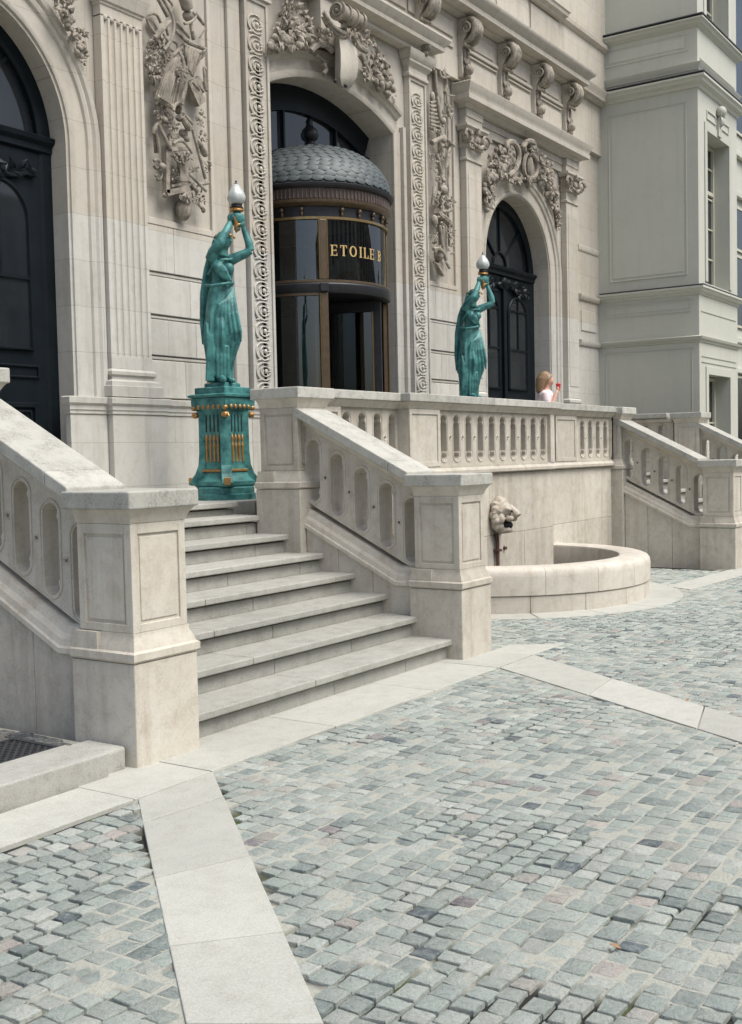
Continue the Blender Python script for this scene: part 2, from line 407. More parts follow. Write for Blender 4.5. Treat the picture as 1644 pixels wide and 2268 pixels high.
# apron ring of the fountain and the far strip leading away from it
ap = thing('fountain_apron', (BAS[0], BAS[1]-2, 0), None, None, kind='structure')
for i in range(9):
    t0 = math.pi + math.pi*i/9 + 0.003; t1 = math.pi + math.pi*(i+1)/9 - 0.003
    ob('slab', MB().arcblock((BAS[0], BAS[1], 0), BR-0.05, BR+0.36, -0.05, 0.002, t0, t1, 5), 'slab', ap, bevel=0.004)
far = [(12.55, 4.10), (12.75, 4.45), (30, 3.4), (30, 2.95)]
slab_poly([(12.55,4.1),(30,2.95),(30,3.4),(12.75,4.45)])
cs = [0, .12, .25, .4, .55, .7, .85, 1]
slabs('paving_strip', [[lerp(far[0],far[3],cs[i]), lerp(far[0],far[3],cs[i+1]), lerp(far[1],far[2],cs[i+1]), lerp(far[1],far[2],cs[i])] for i in range(7)])

# jointing sand: nearly flush and pale in places, washed out and mossy in others
from mathutils import noise as mn
def washed(x, y):
    v = mn.noise(Vector((x*0.55, y*0.8, 3.1)))*0.75 + mn.noise(Vector((x*1.9, y*2.6, 7.7)))*0.55 + mn.noise(Vector((x*5.5, y*6.5, 1.7)))*0.45
    v += 0.35*math.exp(-((x-3.0)**2+(y-2.0)**2)/0.6) - 0.30*math.exp(-((x-5.2)**2+(y-3.0)**2)/1.6)
    return min(1, max(0, (v+0.0)/0.10))
sm_ = MB(); nx, ny = 420, 190; X0, X1, Y0, Y1 = -2.0, 30.0, -6.0, 5.95; gap = []
for i in range(nx+1):
    for j in range(ny+1):
        x = X0+(X1-X0)*(i/nx)**1.5; y = Y0+(Y1-Y0)*j/ny; g_ = washed(x, y); gap.append(g_)
        sm_.v.append((x, y, -0.0060 - 0.014*g_ + 0.0015*math.sin(x*9+y*7)))
for i in range(nx):
    for j in range(ny): sm_.f.append((i*(ny+1)+j, (i+1)*(ny+1)+j, (i+1)*(ny+1)+j+1, i*(ny+1)+j+1))
court = ob('courtyard', sm_, 'sand', kind='structure', fix=False, smooth=80)
court.data.attributes.new('Gap', 'FLOAT', 'POINT').data.foreach_set('value', gap)
palette = [((0.345,0.39,0.36),40), ((0.395,0.435,0.40),40), ((0.295,0.335,0.315),22), ((0.44,0.465,0.425),30), ((0.21,0.25,0.24),8), ((0.12,0.15,0.165),2), ((0.27,0.25,0.25),1), ((0.40,0.385,0.35),6), ((0.22,0.20,0.21),1), ((0.40,0.365,0.335),2)]
pool = [c for c, k in palette for _ in range(k)]
rs = random.Random(11)
def sett_geo(x, y, lx, ly, rot, z):
    """rounded, slightly uneven stone block: 8-gon sides, bevelled shoulder, crowned top"""
    hx, hy = lx/2, ly/2; k = rs.uniform(0.05, 0.18)
    base = [(-hx, -hy*(1-k)), (-hx*(1-k*0.6), -hy), (hx*(1-k*0.6), -hy), (hx, -hy*(1-k)), (hx, hy*(1-k)), (hx*(1-k*0.6), hy), (-hx*(1-k*0.6), hy), (-hx, hy*(1-k))]
    base = [(a + rs.gauss(0, 0.0032), b_ + rs.gauss(0, 0.0032)) for a, b_ in base]
    c, s = math.cos(rot), math.sin(rot); tx, ty = rs.gauss(0, 0.022), rs.gauss(0, 0.022); vs = []
    for f, dz in ((1.0, -0.055), (1.0, -0.007), (0.965, -0.0022), (0.88, 0.0)):
        for a, b_ in base:
            a2, b2 = a*f, b_*f; vs.append((x + a2*c - b2*s, y + a2*s + b2*c, z + dz + a2*tx + b2*ty))
    vs.append((x, y, z + rs.uniform(-.001, .002))); fs = []
    for r_ in range(3):
        for j in range(8):
            q = (j+1) % 8; fs.append((r_*8+j, r_*8+q, (r_+1)*8+q, (r_+1)*8+j))
    for j in range(8): fs.append((24+j, 24+(j+1) % 8, 32))
    return vs, fs
FY0 = 5.9
def proj(p):
    q = RM.T @ (np.array(p) - EYE)
    if q[2] > -0.1: return None
    return (CC[0] + q[0]/-q[2]*FPX, CC[1] - q[1]/-q[2]*FPX)
setts = []; y = 5.9; row = 0
while y > -5.8:
    h = rs.uniform(0.080, 0.096); x = -1.9 - rs.random()*0.2; yc = y - h/2
    while x < 29.5:
        L = rs.uniform(0.072, 0.108)
        xc = x + L/2; yy = yc + 0.018*math.sin(xc*1.3+1) + 0.03*math.sin(xc*0.45) + rs.gauss(0, 0.003)
        x += L
        if math.hypot(xc-BAS[0], yy-BAS[1]) < BR + 0.33: continue
        if yy > 3.90 and xc < 8.06: continue
        if yy > 4.26 and xc > 14.66: continue
        if yy > FY0: continue
        qd = proj((xc, yy, 0))
        if qd is None or qd[0] < -420 or qd[0] > 2060: continue
        if any(in_poly(xc, yy, P) for P in strips): continue
        # only what a viewer near the photographer could see
        d = math.hypot(xc, yy)
        if d > 24: continue
        cr = pool[rs.randrange(len(pool))]; k = rs.uniform(0.85, 1.15); wz = 0.006*washed(xc, yy)
        setts.append((d, xc, yy, L-rs.uniform(0.003,0.011)-wz, h-rs.uniform(0.003,0.011)-wz, rs.gauss(0, 0.022), rs.gauss(-0.003, 0.0018), tuple(min(1, a*k) for a in cr)))
    y -= h; row += 1
def inframe(s_):
    p = proj((s_[1], s_[2], 0)); return p is not None and -20 < p[0] < 1664 and -20 < p[1] < 2288
vis = sorted([s_ for s_ in setts if inframe(s_)], key=lambda s_: s_[0])
near = set(id(s_) for s_ in vis[:300])
rest = MB(); rc = []
for s_ in setts:
    vs, fs = sett_geo(*s_[1:7])
    if id(s_) in near:
        mb = MB().add(vs, fs); o = ob('sett', mb, 'sett', court, fix=False, smooth=32)
        a = o.data.color_attributes.new('Col', 'FLOAT_COLOR', 'POINT')
        a.data.foreach_set('color', [*s_[7], 1.0] * len(vs))
    else:
        rest.add(vs, fs); rc += [*s_[7], 1.0] * len(vs)
o = ob('setts', rest, 'sett', court, fix=False, smooth=32, kind='stuff')
o.data.color_attributes.new('Col', 'FLOAT_COLOR', 'POINT').data.foreach_set('color', rc)

# raised pavement to the left of the stairs, with kerb stones, dark setts along the wall and an iron grate
pv = thing('pavement', (2.5, 5.2, 0), None, None, kind='structure')
ob('pavement_bed', MB().box(-1.5, 4.08, 4.60, 7.9, -0.04, 0.095), 'sand', pv)
for x0, x1 in ((-1.5, 0.6), (0.603, 2.45), (2.453, 3.93)):
    ob('kerb_stone', MB().box(x0, x1, 4.275, 4.60, -0.04, 0.125), 'granite', pv, bevel=0.012, seg=3)
ob('kerb_stone', MB().box(3.934, 4.085, 4.31, 4.60, -0.04, 0.118), 'granite', pv, bevel=0.02, seg=3)
yy = 4.62
while yy < 6.4:
    xx = 4.06 - rs.random()*0.05
    while xx > (3.93 if yy < 4.98 else 2.9):
        L = rs.uniform(0.12, 0.2)
        vs, fs = sett_geo(xx-L/2, yy+0.06, L-0.01, 0.11, rs.gauss(0,0.03), 0.108)
        o = ob('sett', MB().add(vs, fs), 'sett', pv, fix=False, smooth=32)
        k = rs.choice([(0.07,0.075,0.08),(0.11,0.115,0.11),(0.15,0.14,0.13),(0.05,0.055,0.065)])
        o.data.color_attributes.new('Col', 'FLOAT_COLOR', 'POINT').data.foreach_set('color', [*k, 1.0]*len(vs))
        xx -= L
    yy += 0.122
gr = thing('floor_grate', (3.2, 5.0, 0.10), 'dark iron diamond lattice grate let into the raised pavement by the kerb', 'grate')
ob('pit_plate', MB().box(2.75, 3.88, 4.63, 4.96, 0.096, 0.100), 'slab', gr)
GX0, GX1, GY0, GY1 = 2.75, 3.88, 4.63, 4.96; GH = GY1-GY0
for i in range(30):
    for sg in (1, -1):
        c0 = GX0 - GH + i*0.05
        t0 = max(0, GX0-c0) if sg > 0 else max(0, c0+GH-GX1)
        t1 = min(GH, GX1-c0) if sg > 0 else min(GH, c0+GH-GX0)
        if t1 - t0 < 0.03: continue
        if sg > 0: a, b_ = (c0+t0, GY0+t0), (c0+t1, GY0+t1)
        else: a, b_ = (c0+GH-t0, GY0+t0), (c0+GH-t1, GY0+t1)
        d = Vector((b_[0]-a[0], b_[1]-a[1], 0)).normalized(); sd = Vector((-d.y, d.x, 0))*0.007
        ob('bar', MB().obox((*a, 0.108), (*b_, 0.108), sd, (0, 0, 0.007 if sg > 0 else 0.0055)), 'grate', gr)
ob('grate_frame', MB().box(GX0-.03,GX1+.03,GY0-.025,GY0,0.09,0.118).box(GX0-.03,GX1+.03,GY1,GY1+.025,0.09,0.118).box(GX0-.03,GX0,GY0,GY1,0.09,0.118).box(GX1,GX1+.03,GY0,GY1,0.09,0.118), 'grate', gr)

# ================================================================== terrace and stairs
AX = 11.455
ter = MB().box(4.3, 18.6, 6.70, 8.0, TZ-0.14, TZ).box(8.05, 14.86, 6.05, 6.697, TZ-0.14, TZ)
ob('terrace', ter, 'granite', kind='structure', bevel=0.01)
RISE = 0.157; NY = [4.35 + 0.317*i for i in range(7)]
def staircase(x0, x1, label):
    st = thing('stone_staircase', ((x0+x1)/2, 5.3, 0), label, 'stairs', 'stone flights up to the terrace')
    r2 = random.Random(int(x0*10))
    for i in range(8):
        yn = NY[i] if i < 7 else 6.57
        zt = RISE*(i+1) if i < 7 else TZ + 0.002
        zb = RISE*i if i else 0.0
        yb = (NY[i+1] if i < 6 else 6.57) + 0.07 if i < 7 else 6.78
        mb = MB(); j = x0 + (x1-x0)*r2.uniform(0.3, 0.7)
        for a, b_ in ((x0, j-0.002), (j+0.002, x1)):
            mb.box(a, b_, yn, yb, zt-0.047, zt)
        j = x0 + (x1-x0)*r2.uniform(0.25, 0.75); j2 = j + 0.9 if j + 0.9 < x1-0.2 else j - 0.9
        cuts = sorted([x0, j, j2, x1])
        for q in range(3): mb.box(cuts[q]+0.0015, cuts[q+1]-0.0015, yn+0.05, yb, zb - (0.05 if i == 0 else 0.004), zt-0.062)
        mb.box(x0+.002, x1-.002, yn+0.15, yb-.001, zt-0.066, zt-0.046)
        ob('step', mb, 'granite', st, bevel=0.009, seg=3)
    ob('stair_core', MB().add([(x0+.01,4.40,0),(x0+.01,6.6,0),(x0+.01,6.6,1.03),(x1-.01,4.40,0),(x1-.01,6.6,0),(x1-.01,6.6,1.03)], [(0,1,2),(3,5,4),(0,3,4,1),(1,4,5,2),(2,5,3,0)]), 'granite', st)
    return st
staircase(4.50, 7.66, 'wide grey stone flight of eight steps in the foreground between two pierced balustrades')
staircase(2*AX-7.66, 2*AX-4.50, 'far stone flight at the right edge half hidden behind its sloping balustrade')

# ---- pierced stone balustrades
def stadium(u, v, hw, hh, cusp=True):
    P = []
    for e in (1, -1):
        k = 9
        arc = [(math.cos(math.pi*i/k)*hw*e, e*(hh-hw) + math.sin(math.pi*i/k)*hw*e) for i in range(k+1)]
        if cusp:
            y0 = hh-hw
            arc = [(hw*e, e*(y0-0.034)), ((hw-0.014)*e, e*(y0-0.012))] + arc[1:-1] + [(-(hw-0.014)*e, e*(y0-0.012)), (-hw*e, e*(y0-0.034))]
        P += [(u+a, v+b_) for a, b_ in arc]
    return P
def pierced(name, mp, us, uA, uB, lo, hi, slotc, hw, hh, parent, thick, web=0.07, holes=((0.0,),)):
    """panel of slots; lo(u), hi(u) are its lower and upper edges"""
    mb = MB(); ring = MB(); half = thick/2
    edges = [uA]
    for i, u in enumerate(us):
        l = u - (hw+0.032); r = u + (hw+0.032)
        l = max(l, uA) if i == 0 else l; r = min(r, uB) if i == len(us)-1 else r
        if i > 0:
            pl = us[i-1] + hw + 0.032
            uc = (pl + l)/2; hs_ = [uc]
            q = [(pl, lo(pl)), (l, lo(l)), (l, hi(l)), (pl, hi(pl))]
            hc = slotc(uc); hr = min(0.013, (l-pl)*0.35)
            h_ = [(uc+math.cos(2*math.pi*k/8)*hr, hc+math.sin(2*math.pi*k/8)*hr) for k in range(8)]
            mb.cell(mp, q, h_, (uc, hc), -half, half)
            for sgn in (-half, half):
                ring.tube([mp(uc+math.cos(2*math.pi*k/10)*(hr+.009), hc+math.sin(2*math.pi*k/10)*(hr+.009), sgn) for k in range(11)], 0.005, 5)
        else:
            if l > uA + 1e-4: solid(mb, mp, uA, l, lo, hi, half)
        q = [(l, lo(l)), (r, lo(r)), (r, hi(r)), (l, hi(l))]
        c = slotc(u); H = stadium(u, c, hw, hh)
        mb.cell(mp, q, H, (u, c), -half, half)
        O = stadium(u, c, hw+0.018, hh+0.018, False); O.append(O[0])
        for sgn in (-half, half): ring.tube([mp(a, b_, sgn) for a, b_ in O], 0.0085, 5, cap=False)
        if i == len(us)-1 and r < uB - 1e-4: solid(mb, mp, r, uB, lo, hi, half)
    p = ob(name, mb, 'limestone', parent, bevel=0.004)
    ob('slot_moulding', ring, 'limestone', p, smooth=60)
    return p
def solid(mb, mp, a, b_, lo, hi, half):
    vs = [mp(u, v, w_) for w_ in (-half, half) for u, v in ((a, lo(a)), (b_, lo(b_)), (b_, hi(b_)), (a, hi(a)))]
    mb.add(vs, [(0,1,2,3),(7,6,5,4),(0,4,5,1),(1,5,6,2),(2,6,7,3),(3,7,4,0)])

def pier(name, x0, x1, y0, y1, zb, zt, parent, base=None, cap_top=None, mat_='limestone'):
    """square post: plain base block, base moulding, panelled die, cap. x0..y1 is the base block"""
    e = 0.035; X0, X1, Y0_, Y1_ = x0+e, x1-e, y0+e, y1-e
    zm0, zm1 = base, base + 0.15; zc0 = zt - 0.17
    P = thing_part(name, parent)
    mb = MB().box(x0, x1, y0, y1, zb-.05, zm0 - 0.004); a = ob('base_block', mb, mat_, P, bevel=0.008)
    mb = MB().sweep([(0.0, zm0), (0.012, zm0+0.012), (0.012, zm0+0.05), (-0.004, zm0+0.06), (-0.012, zm0+0.09), (-0.03, zm0+0.125), (-0.03, zm0+0.15), (-0.2, zm0+0.15), (-0.2, zm0)], rect_path(x0, x1, y0, y1)+[(x0, y1)], False)
    mb.box(x0+.06, x1-.06, y0+.06, y1-.06, zm0+0.001, zm1-0.001); ob('base_moulding', mb, mat_, P, smooth=35)
    s_ = 0.012
    mb = MB().box(X0+s_, X1-s_, Y0_+s_, Y1_-s_, zm1, zc0)
    f = 0.05
    for (a0, a1, b0_, b1_) in ((X0, X0+f, Y0_, Y0_+f), (X1-f, X1, Y0_, Y0_+f), (X0, X0+f, Y1_-f, Y1_), (X1-f, X1, Y1_-f, Y1_)): mb.box(a0, a1, b0_, b1_, zm1+.001, zc0-.001)
    for z0, z1 in ((zm1+.001, zm1+0.045), (zc0-0.055, zc0-.001)):
        mb.box(X0+f, X1-f, Y0_, Y0_+0.02, z0, z1).box(X0+f, X1-f, Y1_-0.02, Y1_, z0, z1).box(X0, X0+0.02, Y0_+f, Y1_-f, z0, z1).box(X1-0.02, X1, Y0_+f, Y1_-f, z0, z1)
    # raised field inside the panel groove
    zz0, zz1 = zm1+0.062, zc0-0.072; q = f + 0.018
    mb.box(X0+q, X1-q, Y0_+0.006, Y0_+0.03, zz0, zz1).box(X0+q, X1-q, Y1_-0.03, Y1_-0.006, zz0, zz1).box(X0+0.006, X0+0.03, Y0_+q, Y1_-q, zz0, zz1).box(X1-0.03, X1-0.006, Y0_+q, Y1_-q, zz0, zz1)
    ob('die', mb, mat_, P, bevel=0.003)
    mb = MB().sweep([(0.0, zc0), (0.006, zc0+0.008), (0.012, zc0+0.03), (0.03, zc0+0.06), (0.042, zc0+0.075), (-0.1, zc0+0.075), (-0.1, zc0)], rect_path(X0, X1, Y0_, Y1_)+[(X0, Y1_)])
    mb.box(X0+.02, X1-.02, Y0_+.02, Y1_-.02, zc0+.001, zc0+0.074)
    ob('cap_moulding', mb, mat_, P, smooth=35)
    ov = 0.058
    ob('cap', MB().box(X0-ov, X1+ov, Y0_-ov, Y1_+ov, zc0+0.0755, zt), 'coping', P, bevel=0.010, seg=3)
    return P
def thing_part(name, parent):
    o = bpy.data.objects.new(name, None); o.empty_display_size = 0.1; o.location = parent.location
    o.matrix_basis = Matrix.Identity(4); col.objects.link(o); o.parent = parent
    o.matrix_parent_inverse = parent.matrix_basis.inverted(); o.matrix_basis = Matrix.Identity(4)
    return o

SL = 0.506
def stair_balustrade(xc, label, pre_pier=True):
    b = thing('stair_balustrade', (xc, 5.0, 0), label, 'balustrade', 'sloping pierced balustrades of the two flights')
    pier('newel_post', xc-0.238, xc+0.238, 4.255, 4.73, 0, 1.44, b, base=0.545)
    pier('pier', xc-0.24, xc+0.24, 5.80, 6.28, 0, 2.19, b, base=1.33)
    zline = lambda yv, z: z + SL*(yv-4.70)
    mp = lambda u, v, w_: (xc + w_, u, v)
    us = [4.785 + 0.243*i for i in range(5)]
    lo = lambda u: max(0.69, zline(u, 0.625)); hi = lambda u: zline(u, 1.285)
    pierced('pierced_panel', mp, us, 4.66, 5.86, lambda u: zline(u, 0.64), lambda u: zline(u, 1.30), lambda u: zline(u, 0.945), 0.066, 0.262, b, 0.20)
    # sloping coping: moulded underside and flat slab
    def slope(prof, y0, y1, z): return [[(xc+a, yv, zline(yv, z)+dz) for a, dz in prof] for yv in (y0, y1)]
    hw = 0.155
    mb = MB().loft(slope([(-.10,0),(-.112,.008),(-.118,.03),(-.145,.055),(-hw,.068),(hw,.068),(.145,.055),(.118,.03),(.112,.008),(.10,0)], 4.655, 5.87, 1.285))
    ob('coping_moulding', mb, 'limestone', b, smooth=35)
    cw = 0.215
    for y0, y1 in ((4.752, 4.93), (4.933, 5.87)):
        ob('coping', MB().loft(slope([(-cw,0),(-cw,.082),(cw,.082),(cw,0)], y0, y1, 1.354)), 'coping', b, bevel=0.008, seg=3)
    # lower rail and the solid wall under it
    mb = MB()
    prof = [(-.10,.0),(-.125,.012),(-.135,.05),(-.165,.075),(-.172,.115),(-.185,.125),(-.185,.155),(.185,.155),(.185,.125),(.172,.115),(.165,.075),(.135,.05),(.125,.012),(.10,0)]
    rings = [[(xc+a, yv, z0-dz) for a, dz in prof] for yv, z0 in ((4.70, 0.70), (4.90, 0.70), (5.86, 0.70+SL*0.955))]
    mb.loft(rings); ob('base_rail', mb, 'limestone', b, smooth=35)
    cuts = [4.735, 5.13, 5.47, 5.797]
    for i in range(3):
        y0, y1 = cuts[i]+0.002, cuts[i+1]-0.002
        zf = lambda yv: (0.545 if yv < 4.9 else 0.545 + SL*(yv-4.90)) - 0.003
        ys_ = [y0] + ([4.9] if y0 < 4.9 < y1 else []) + [y1]
        mb = MB().loft([[(xc-.165, yv, -.05), (xc+.165, yv, -.05), (xc+.165, yv, zf(yv)), (xc-.165, yv, zf(yv))] for yv in ys_])
        ob('wall_block', mb, 'limestone', b, bevel=0.004)
    return b
stair_balustrade(4.345, 'left hand balustrade of the near stairs, its newel post nearest the camera')
stair_balustrade(7.80, 'right hand balustrade of the near stairs with five slots, beside the fountain')
stair_balustrade(2*AX-7.80, 'far sloping balustrade right of the fountain with dark see-through slots')
stair_balustrade(2*AX-4.36, 'farthest sloping balustrade at the right edge, in front of the grey wing')

# terrace front: balustrade over a block wall, middle part standing forward
FY, CY = 5.97, 5.86
tb = thing('terrace_balustrade', (AX, 6.0, 0), 'long pale stone balustrade with narrow slots along the front of the terrace', 'balustrade')
def run(xa, xb, yf, slots, piers_, blocks, proud=0.0):
    yc = yf + 0.10
    mp = lambda u, v, w_: (u, yc + w_, v)
    zlo, zhi = 1.47, 2.045
    if slots: pierced('pierced_panel', mp, slots, piers_[0][0] if False else slots[0]-0.13, slots[-1]+0.13, lambda u: zlo, lambda u: zhi, lambda u: 1.765, 0.062, 0.235, tb, 0.20)
    for p0, p1 in piers_:
        mb = MB().box(p0, p1, yf-0.03, yf+0.23, zlo-.002, zhi+.002)
        f = 0.05
        mb.box(p0, p0+f, yf-0.042, yf-0.03, zlo, zhi).box(p1-f, p1, yf-0.042, yf-0.03, zlo, zhi).box(p0+f, p1-f, yf-0.042, yf-0.03, zlo, zlo+0.05).box(p0+f, p1-f, yf-0.042, yf-0.03, zhi-0.05, zhi)
        ob('pier', mb, 'limestone', tb, bevel=0.003)
    mb = MB().box(xa, xb, yf-0.035, yf+0.235, 1.375, zlo).sweep([(0.0,1.375),(0.028,1.39),(0.028,1.42),(0.012,1.44),(-0.02,1.468),(-0.05,1.468),(-0.05,1.375)], [(xa, yf-0.035), (xb, yf-0.035)])
    ob('base_rail', mb, 'limestone', tb, smooth=35)
    prof = [(0.0,2.047),(0.010,2.055),(0.016,2.075),(0.045,2.10),(0.055,2.112),(-0.35,2.112),(-0.35,2.047)]
    mb = MB().sweep(prof, [(xa-proud, yf+0.1), (xa-proud, yf-0.03), (xb+proud, yf-0.03), (xb+proud, yf+0.1)] if proud else [(xa, yf-0.03), (xb, yf-0.03)])
    ob('coping_moulding', mb, 'limestone', tb, smooth=35)
    n = max(1, round((xb-xa)/1.35)); e = 0.0775*(1 if proud else 0)
    for i in range(n):
        a = xa - e + (xb-xa+2*e)*i/n + (0.0015 if i else 0); c = xa - e + (xb-xa+2*e)*(i+1)/n - 0.0015
        ob('coping', MB().box(a, c, yf-0.105, yf+0.30, 2.114, 2.195), 'coping', tb, bevel=0.009, seg=3)
    for (a, c, z0, z1) in blocks:
        ob('wall_block', MB().box(a+.0015, c-.0015, yf-0.01 - random.uniform(0, .002), yf+0.30, z0+.0015, z1-.0015), 'limestone', tb, bevel=0.004)
def courses(xa, xb, zs, seed):
    r3 = random.Random(seed); out = []
    for i in range(len(zs)-1):
        cur = xa; 
        while cur < xb - 0.01:
            nx_ = min(xb, cur + r3.uniform(0.75, 1.15))
            if xb - nx_ < 0.35: nx_ = xb
            out.append((cur, nx_, zs[i], zs[i+1])); cur = nx_
    return out
run(8.04, 9.36, FY, [8.50+0.26*i for i in range(4)], [(8.045, 8.365)], courses(8.04, 9.36, [-.05, .62, 1.372], 3))
run(9.36, 12.70, CY, [10.09+0.2635*i for i in range(10)], [(9.365, 9.955), (12.594, 12.695)], courses(9.36, 12.70, [-.05, .68, 1.372], 4), proud=0.001)
run(12.705, 14.87, FY, [13.90+0.262*i for i in range(4)], [(12.71, 12.95), (12.99, 13.63), (14.82, 14.869)], courses(12.705, 14.87, [-.05, .68, 1.372], 5))
ob('pierced_slab', MB().box(13.631, 13.769, FY, FY+.2, 1.47, 2.045), 'limestone', tb, bevel=0.004)
# side balustrades closing the terrace ends
for xc, lab in ((2*AX-4.36, 'short pierced balustrade closing the far right end of the terrace by the grey wing'), (4.36, 'short pierced balustrade closing the left end of the terrace by the black door')):
    sb = thing('side_balustrade', (xc, 7.1, 0), lab, 'balustrade', 'balustrades closing the terrace ends')
    mp = lambda u, v, w_, xc=xc: (xc + w_, u, v)
    pierced('pierced_panel', mp, [6.5+0.27*i for i in range(5)], 6.30, 7.88, lambda u: 1.47, lambda u: 2.045, lambda u: 1.765, 0.062, 0.235, sb, 0.2)
    ob('base_rail', MB().box(xc-.13, xc+.13, 6.30, 7.9, 1.375, 1.468), 'limestone', sb, bevel=.01)
    ob('wall_block', MB().box(xc-.15, xc+.15, 6.302, 7.9, 0, 1.372), 'limestone', sb, bevel=.004)
    ob('coping_moulding', MB().box(xc-.16, xc+.16, 6.30, 7.9, 2.047, 2.112), 'limestone', sb, bevel=.02)
    ob('coping', MB().box(xc-.21, xc+.21, 6.37, 7.9, 2.114, 2.195), 'coping', sb, bevel=.009)

# ================================================================== fountain
fo = thing('fountain_basin', (BAS[0], BAS[1]-1.2, 0), 'semicircular pale stone fountain basin below the lion mask', 'fountain')
r4 = random.Random(5)
for i in range(9):
    t0 = math.pi + math.pi*i/9 + 0.001; t1 = math.pi + math.pi*(i+1)/9 - 0.001
    ob('base_stone', MB().arcblock((*BAS, 0), BR-0.30, BR, -0.05, 0.168, t0, t1, 6), 'basin', fo, smooth=40, bevel=0.006)
    t0 += 0.09; t1 += 0.09
    t0 = max(t0, math.pi); t1 = min(t1, 2*math.pi)
    if i == 8: t1 = 2*math.pi
    prof = [(BR-0.33,0.174),(BR+0.006,0.174),(BR+0.012,0.18),(BR+0.014,0.36),(BR+0.008,0.405),(BR-0.012,0.433),(BR-0.045,0.447),(BR-0.10,0.452),(BR-0.29,0.450),(BR-0.32,0.438),(BR-0.33,0.41)]
    rings = []
    for k in range(9):
        a = t0 + (t1-t0)*k/8; e = Vector((math.cos(a), math.sin(a), 0)); rings.append([Vector((*BAS,0)) + e*r_ + Vector((0,0,z)) for r_, z in prof])
    ob('rim_stone', MB().loft(rings), 'basin', fo, smooth=40)
ob('basin_floor', MB().arcblock((*BAS, 0), 0.01, BR-0.29, 0.0, 0.12, math.pi, 2*math.pi, 24), 'basin', fo)
ob('water', MB().arcblock((*BAS, 0), 0.01, BR-0.325, 0.125, 0.21, math.pi, 2*math.pi, 24), 'water', fo)

# lion mask, carved: lumps fused into one skin
LX, LY, LZ = 11.18, CY-0.02, 0.90
lm = thing('lion_mask', (LX, LY, LZ-0.22), 'weathered stone lion head spout with open dark mouth above the basin', 'lion mask')
mb = MB()
LS = .86
def L(dx, dy, dz, r, **k): mb.ball((LX+dx*LS, LY-dy*LS, LZ+dz*LS), tuple(q*LS for q in r), 10, 8)
L(0, .05, .02, (.15, .10, .17)); L(0, .13, .07, (.105, .10, .095))
for k in range(16):
    a = 2*math.pi*k/16; L(math.cos(a)*.155, .045+.02*(k%2), .01+math.sin(a)*.19, (.05, .06, .055))
for k in range(12):
    a = math.pi*(k+.5)/12; L(math.cos(a)*.115, .10, .05+math.sin(a)*.125, (.038, .05, .045))
for sx in (-1, 1):
    L(sx*.05, .20, .085, (.045, .045, .03)); L(sx*.048, .225, -.035, (.055, .06, .042)); L(sx*.10, .12, -.04, (.045, .06, .07)); L(sx*.115, .075, .145, (.035, .03, .04))
    L(sx*.085, .10, -.14, (.04, .06, .06)); L(sx*.12, .06, -.12, (.04, .05, .08))
mb.tube([(LX, LY-.17, LZ+.10), (LX, LY-.25, LZ+.03), (LX, LY-.275, LZ-.005)], [.035, .042, .045], 8)
L(0, .27, -.012, (.035, .025, .022))
mb.tube([(LX-.055, LY-.09, LZ-.165), (LX-.03, LY-.17, LZ-.155), (LX+.03, LY-.17, LZ-.155), (LX+.055, LY-.09, LZ-.165)], [.035, .03, .03, .035], 8)
for k in range(22):      # locks of the mane
    a = 2*math.pi*k/22; rr0 = .16*LS
    c0 = Vector((LX+math.cos(a)*rr0*.75, LY-.075, LZ+.01+math.sin(a)*rr0*.95)); mb.petal(c0, (math.cos(a+.4), .25, math.sin(a+.4)), (0,-1,0), .10, .022, .03)
ob('head', mb, 'lion', lm, remesh=0.008)
ob('mouth_shade', MB().ball((LX, LY-.13, LZ-.105), (.065, .075, .05), 10, 8), 'flame', lm, smooth=80)  # solid dark ball, its colour stands for the shade inside the mouth
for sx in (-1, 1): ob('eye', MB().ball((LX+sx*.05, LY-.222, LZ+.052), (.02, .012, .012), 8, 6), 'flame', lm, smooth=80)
fp = thing('fountain_pipe', (LX, CY-.05, 0.45), 'rusty iron water pipe running down the wall below the lion mask', 'pipe')
ob('pipe', MB().tube([(LX-.02, CY-.03, .70), (LX-.02, CY-.045, .6), (LX-.03, CY-.05, .21)], .022, 8), 'rust', fp, smooth=50)
ob('clip', MB().box(LX-.06, LX+.02, CY-.08, CY-.011, .50, .525), 'rust', fp)
t = thing('rusty_stub', (LX+.2, CY-.02, .52), 'short rusty pipe stub in the wall right of the fountain pipe', 'pipe stub')
ob('stub', MB().tube([(LX+.2, CY-.011, .52), (LX+.2, CY-.045, .52)], .018, 8), 'rust', t, smooth=40)
ob('collar', MB().tube([(LX+.2, CY-.011, .52), (LX+.2, CY-.018, .52)], .025, 8), 'rust', t, smooth=40)
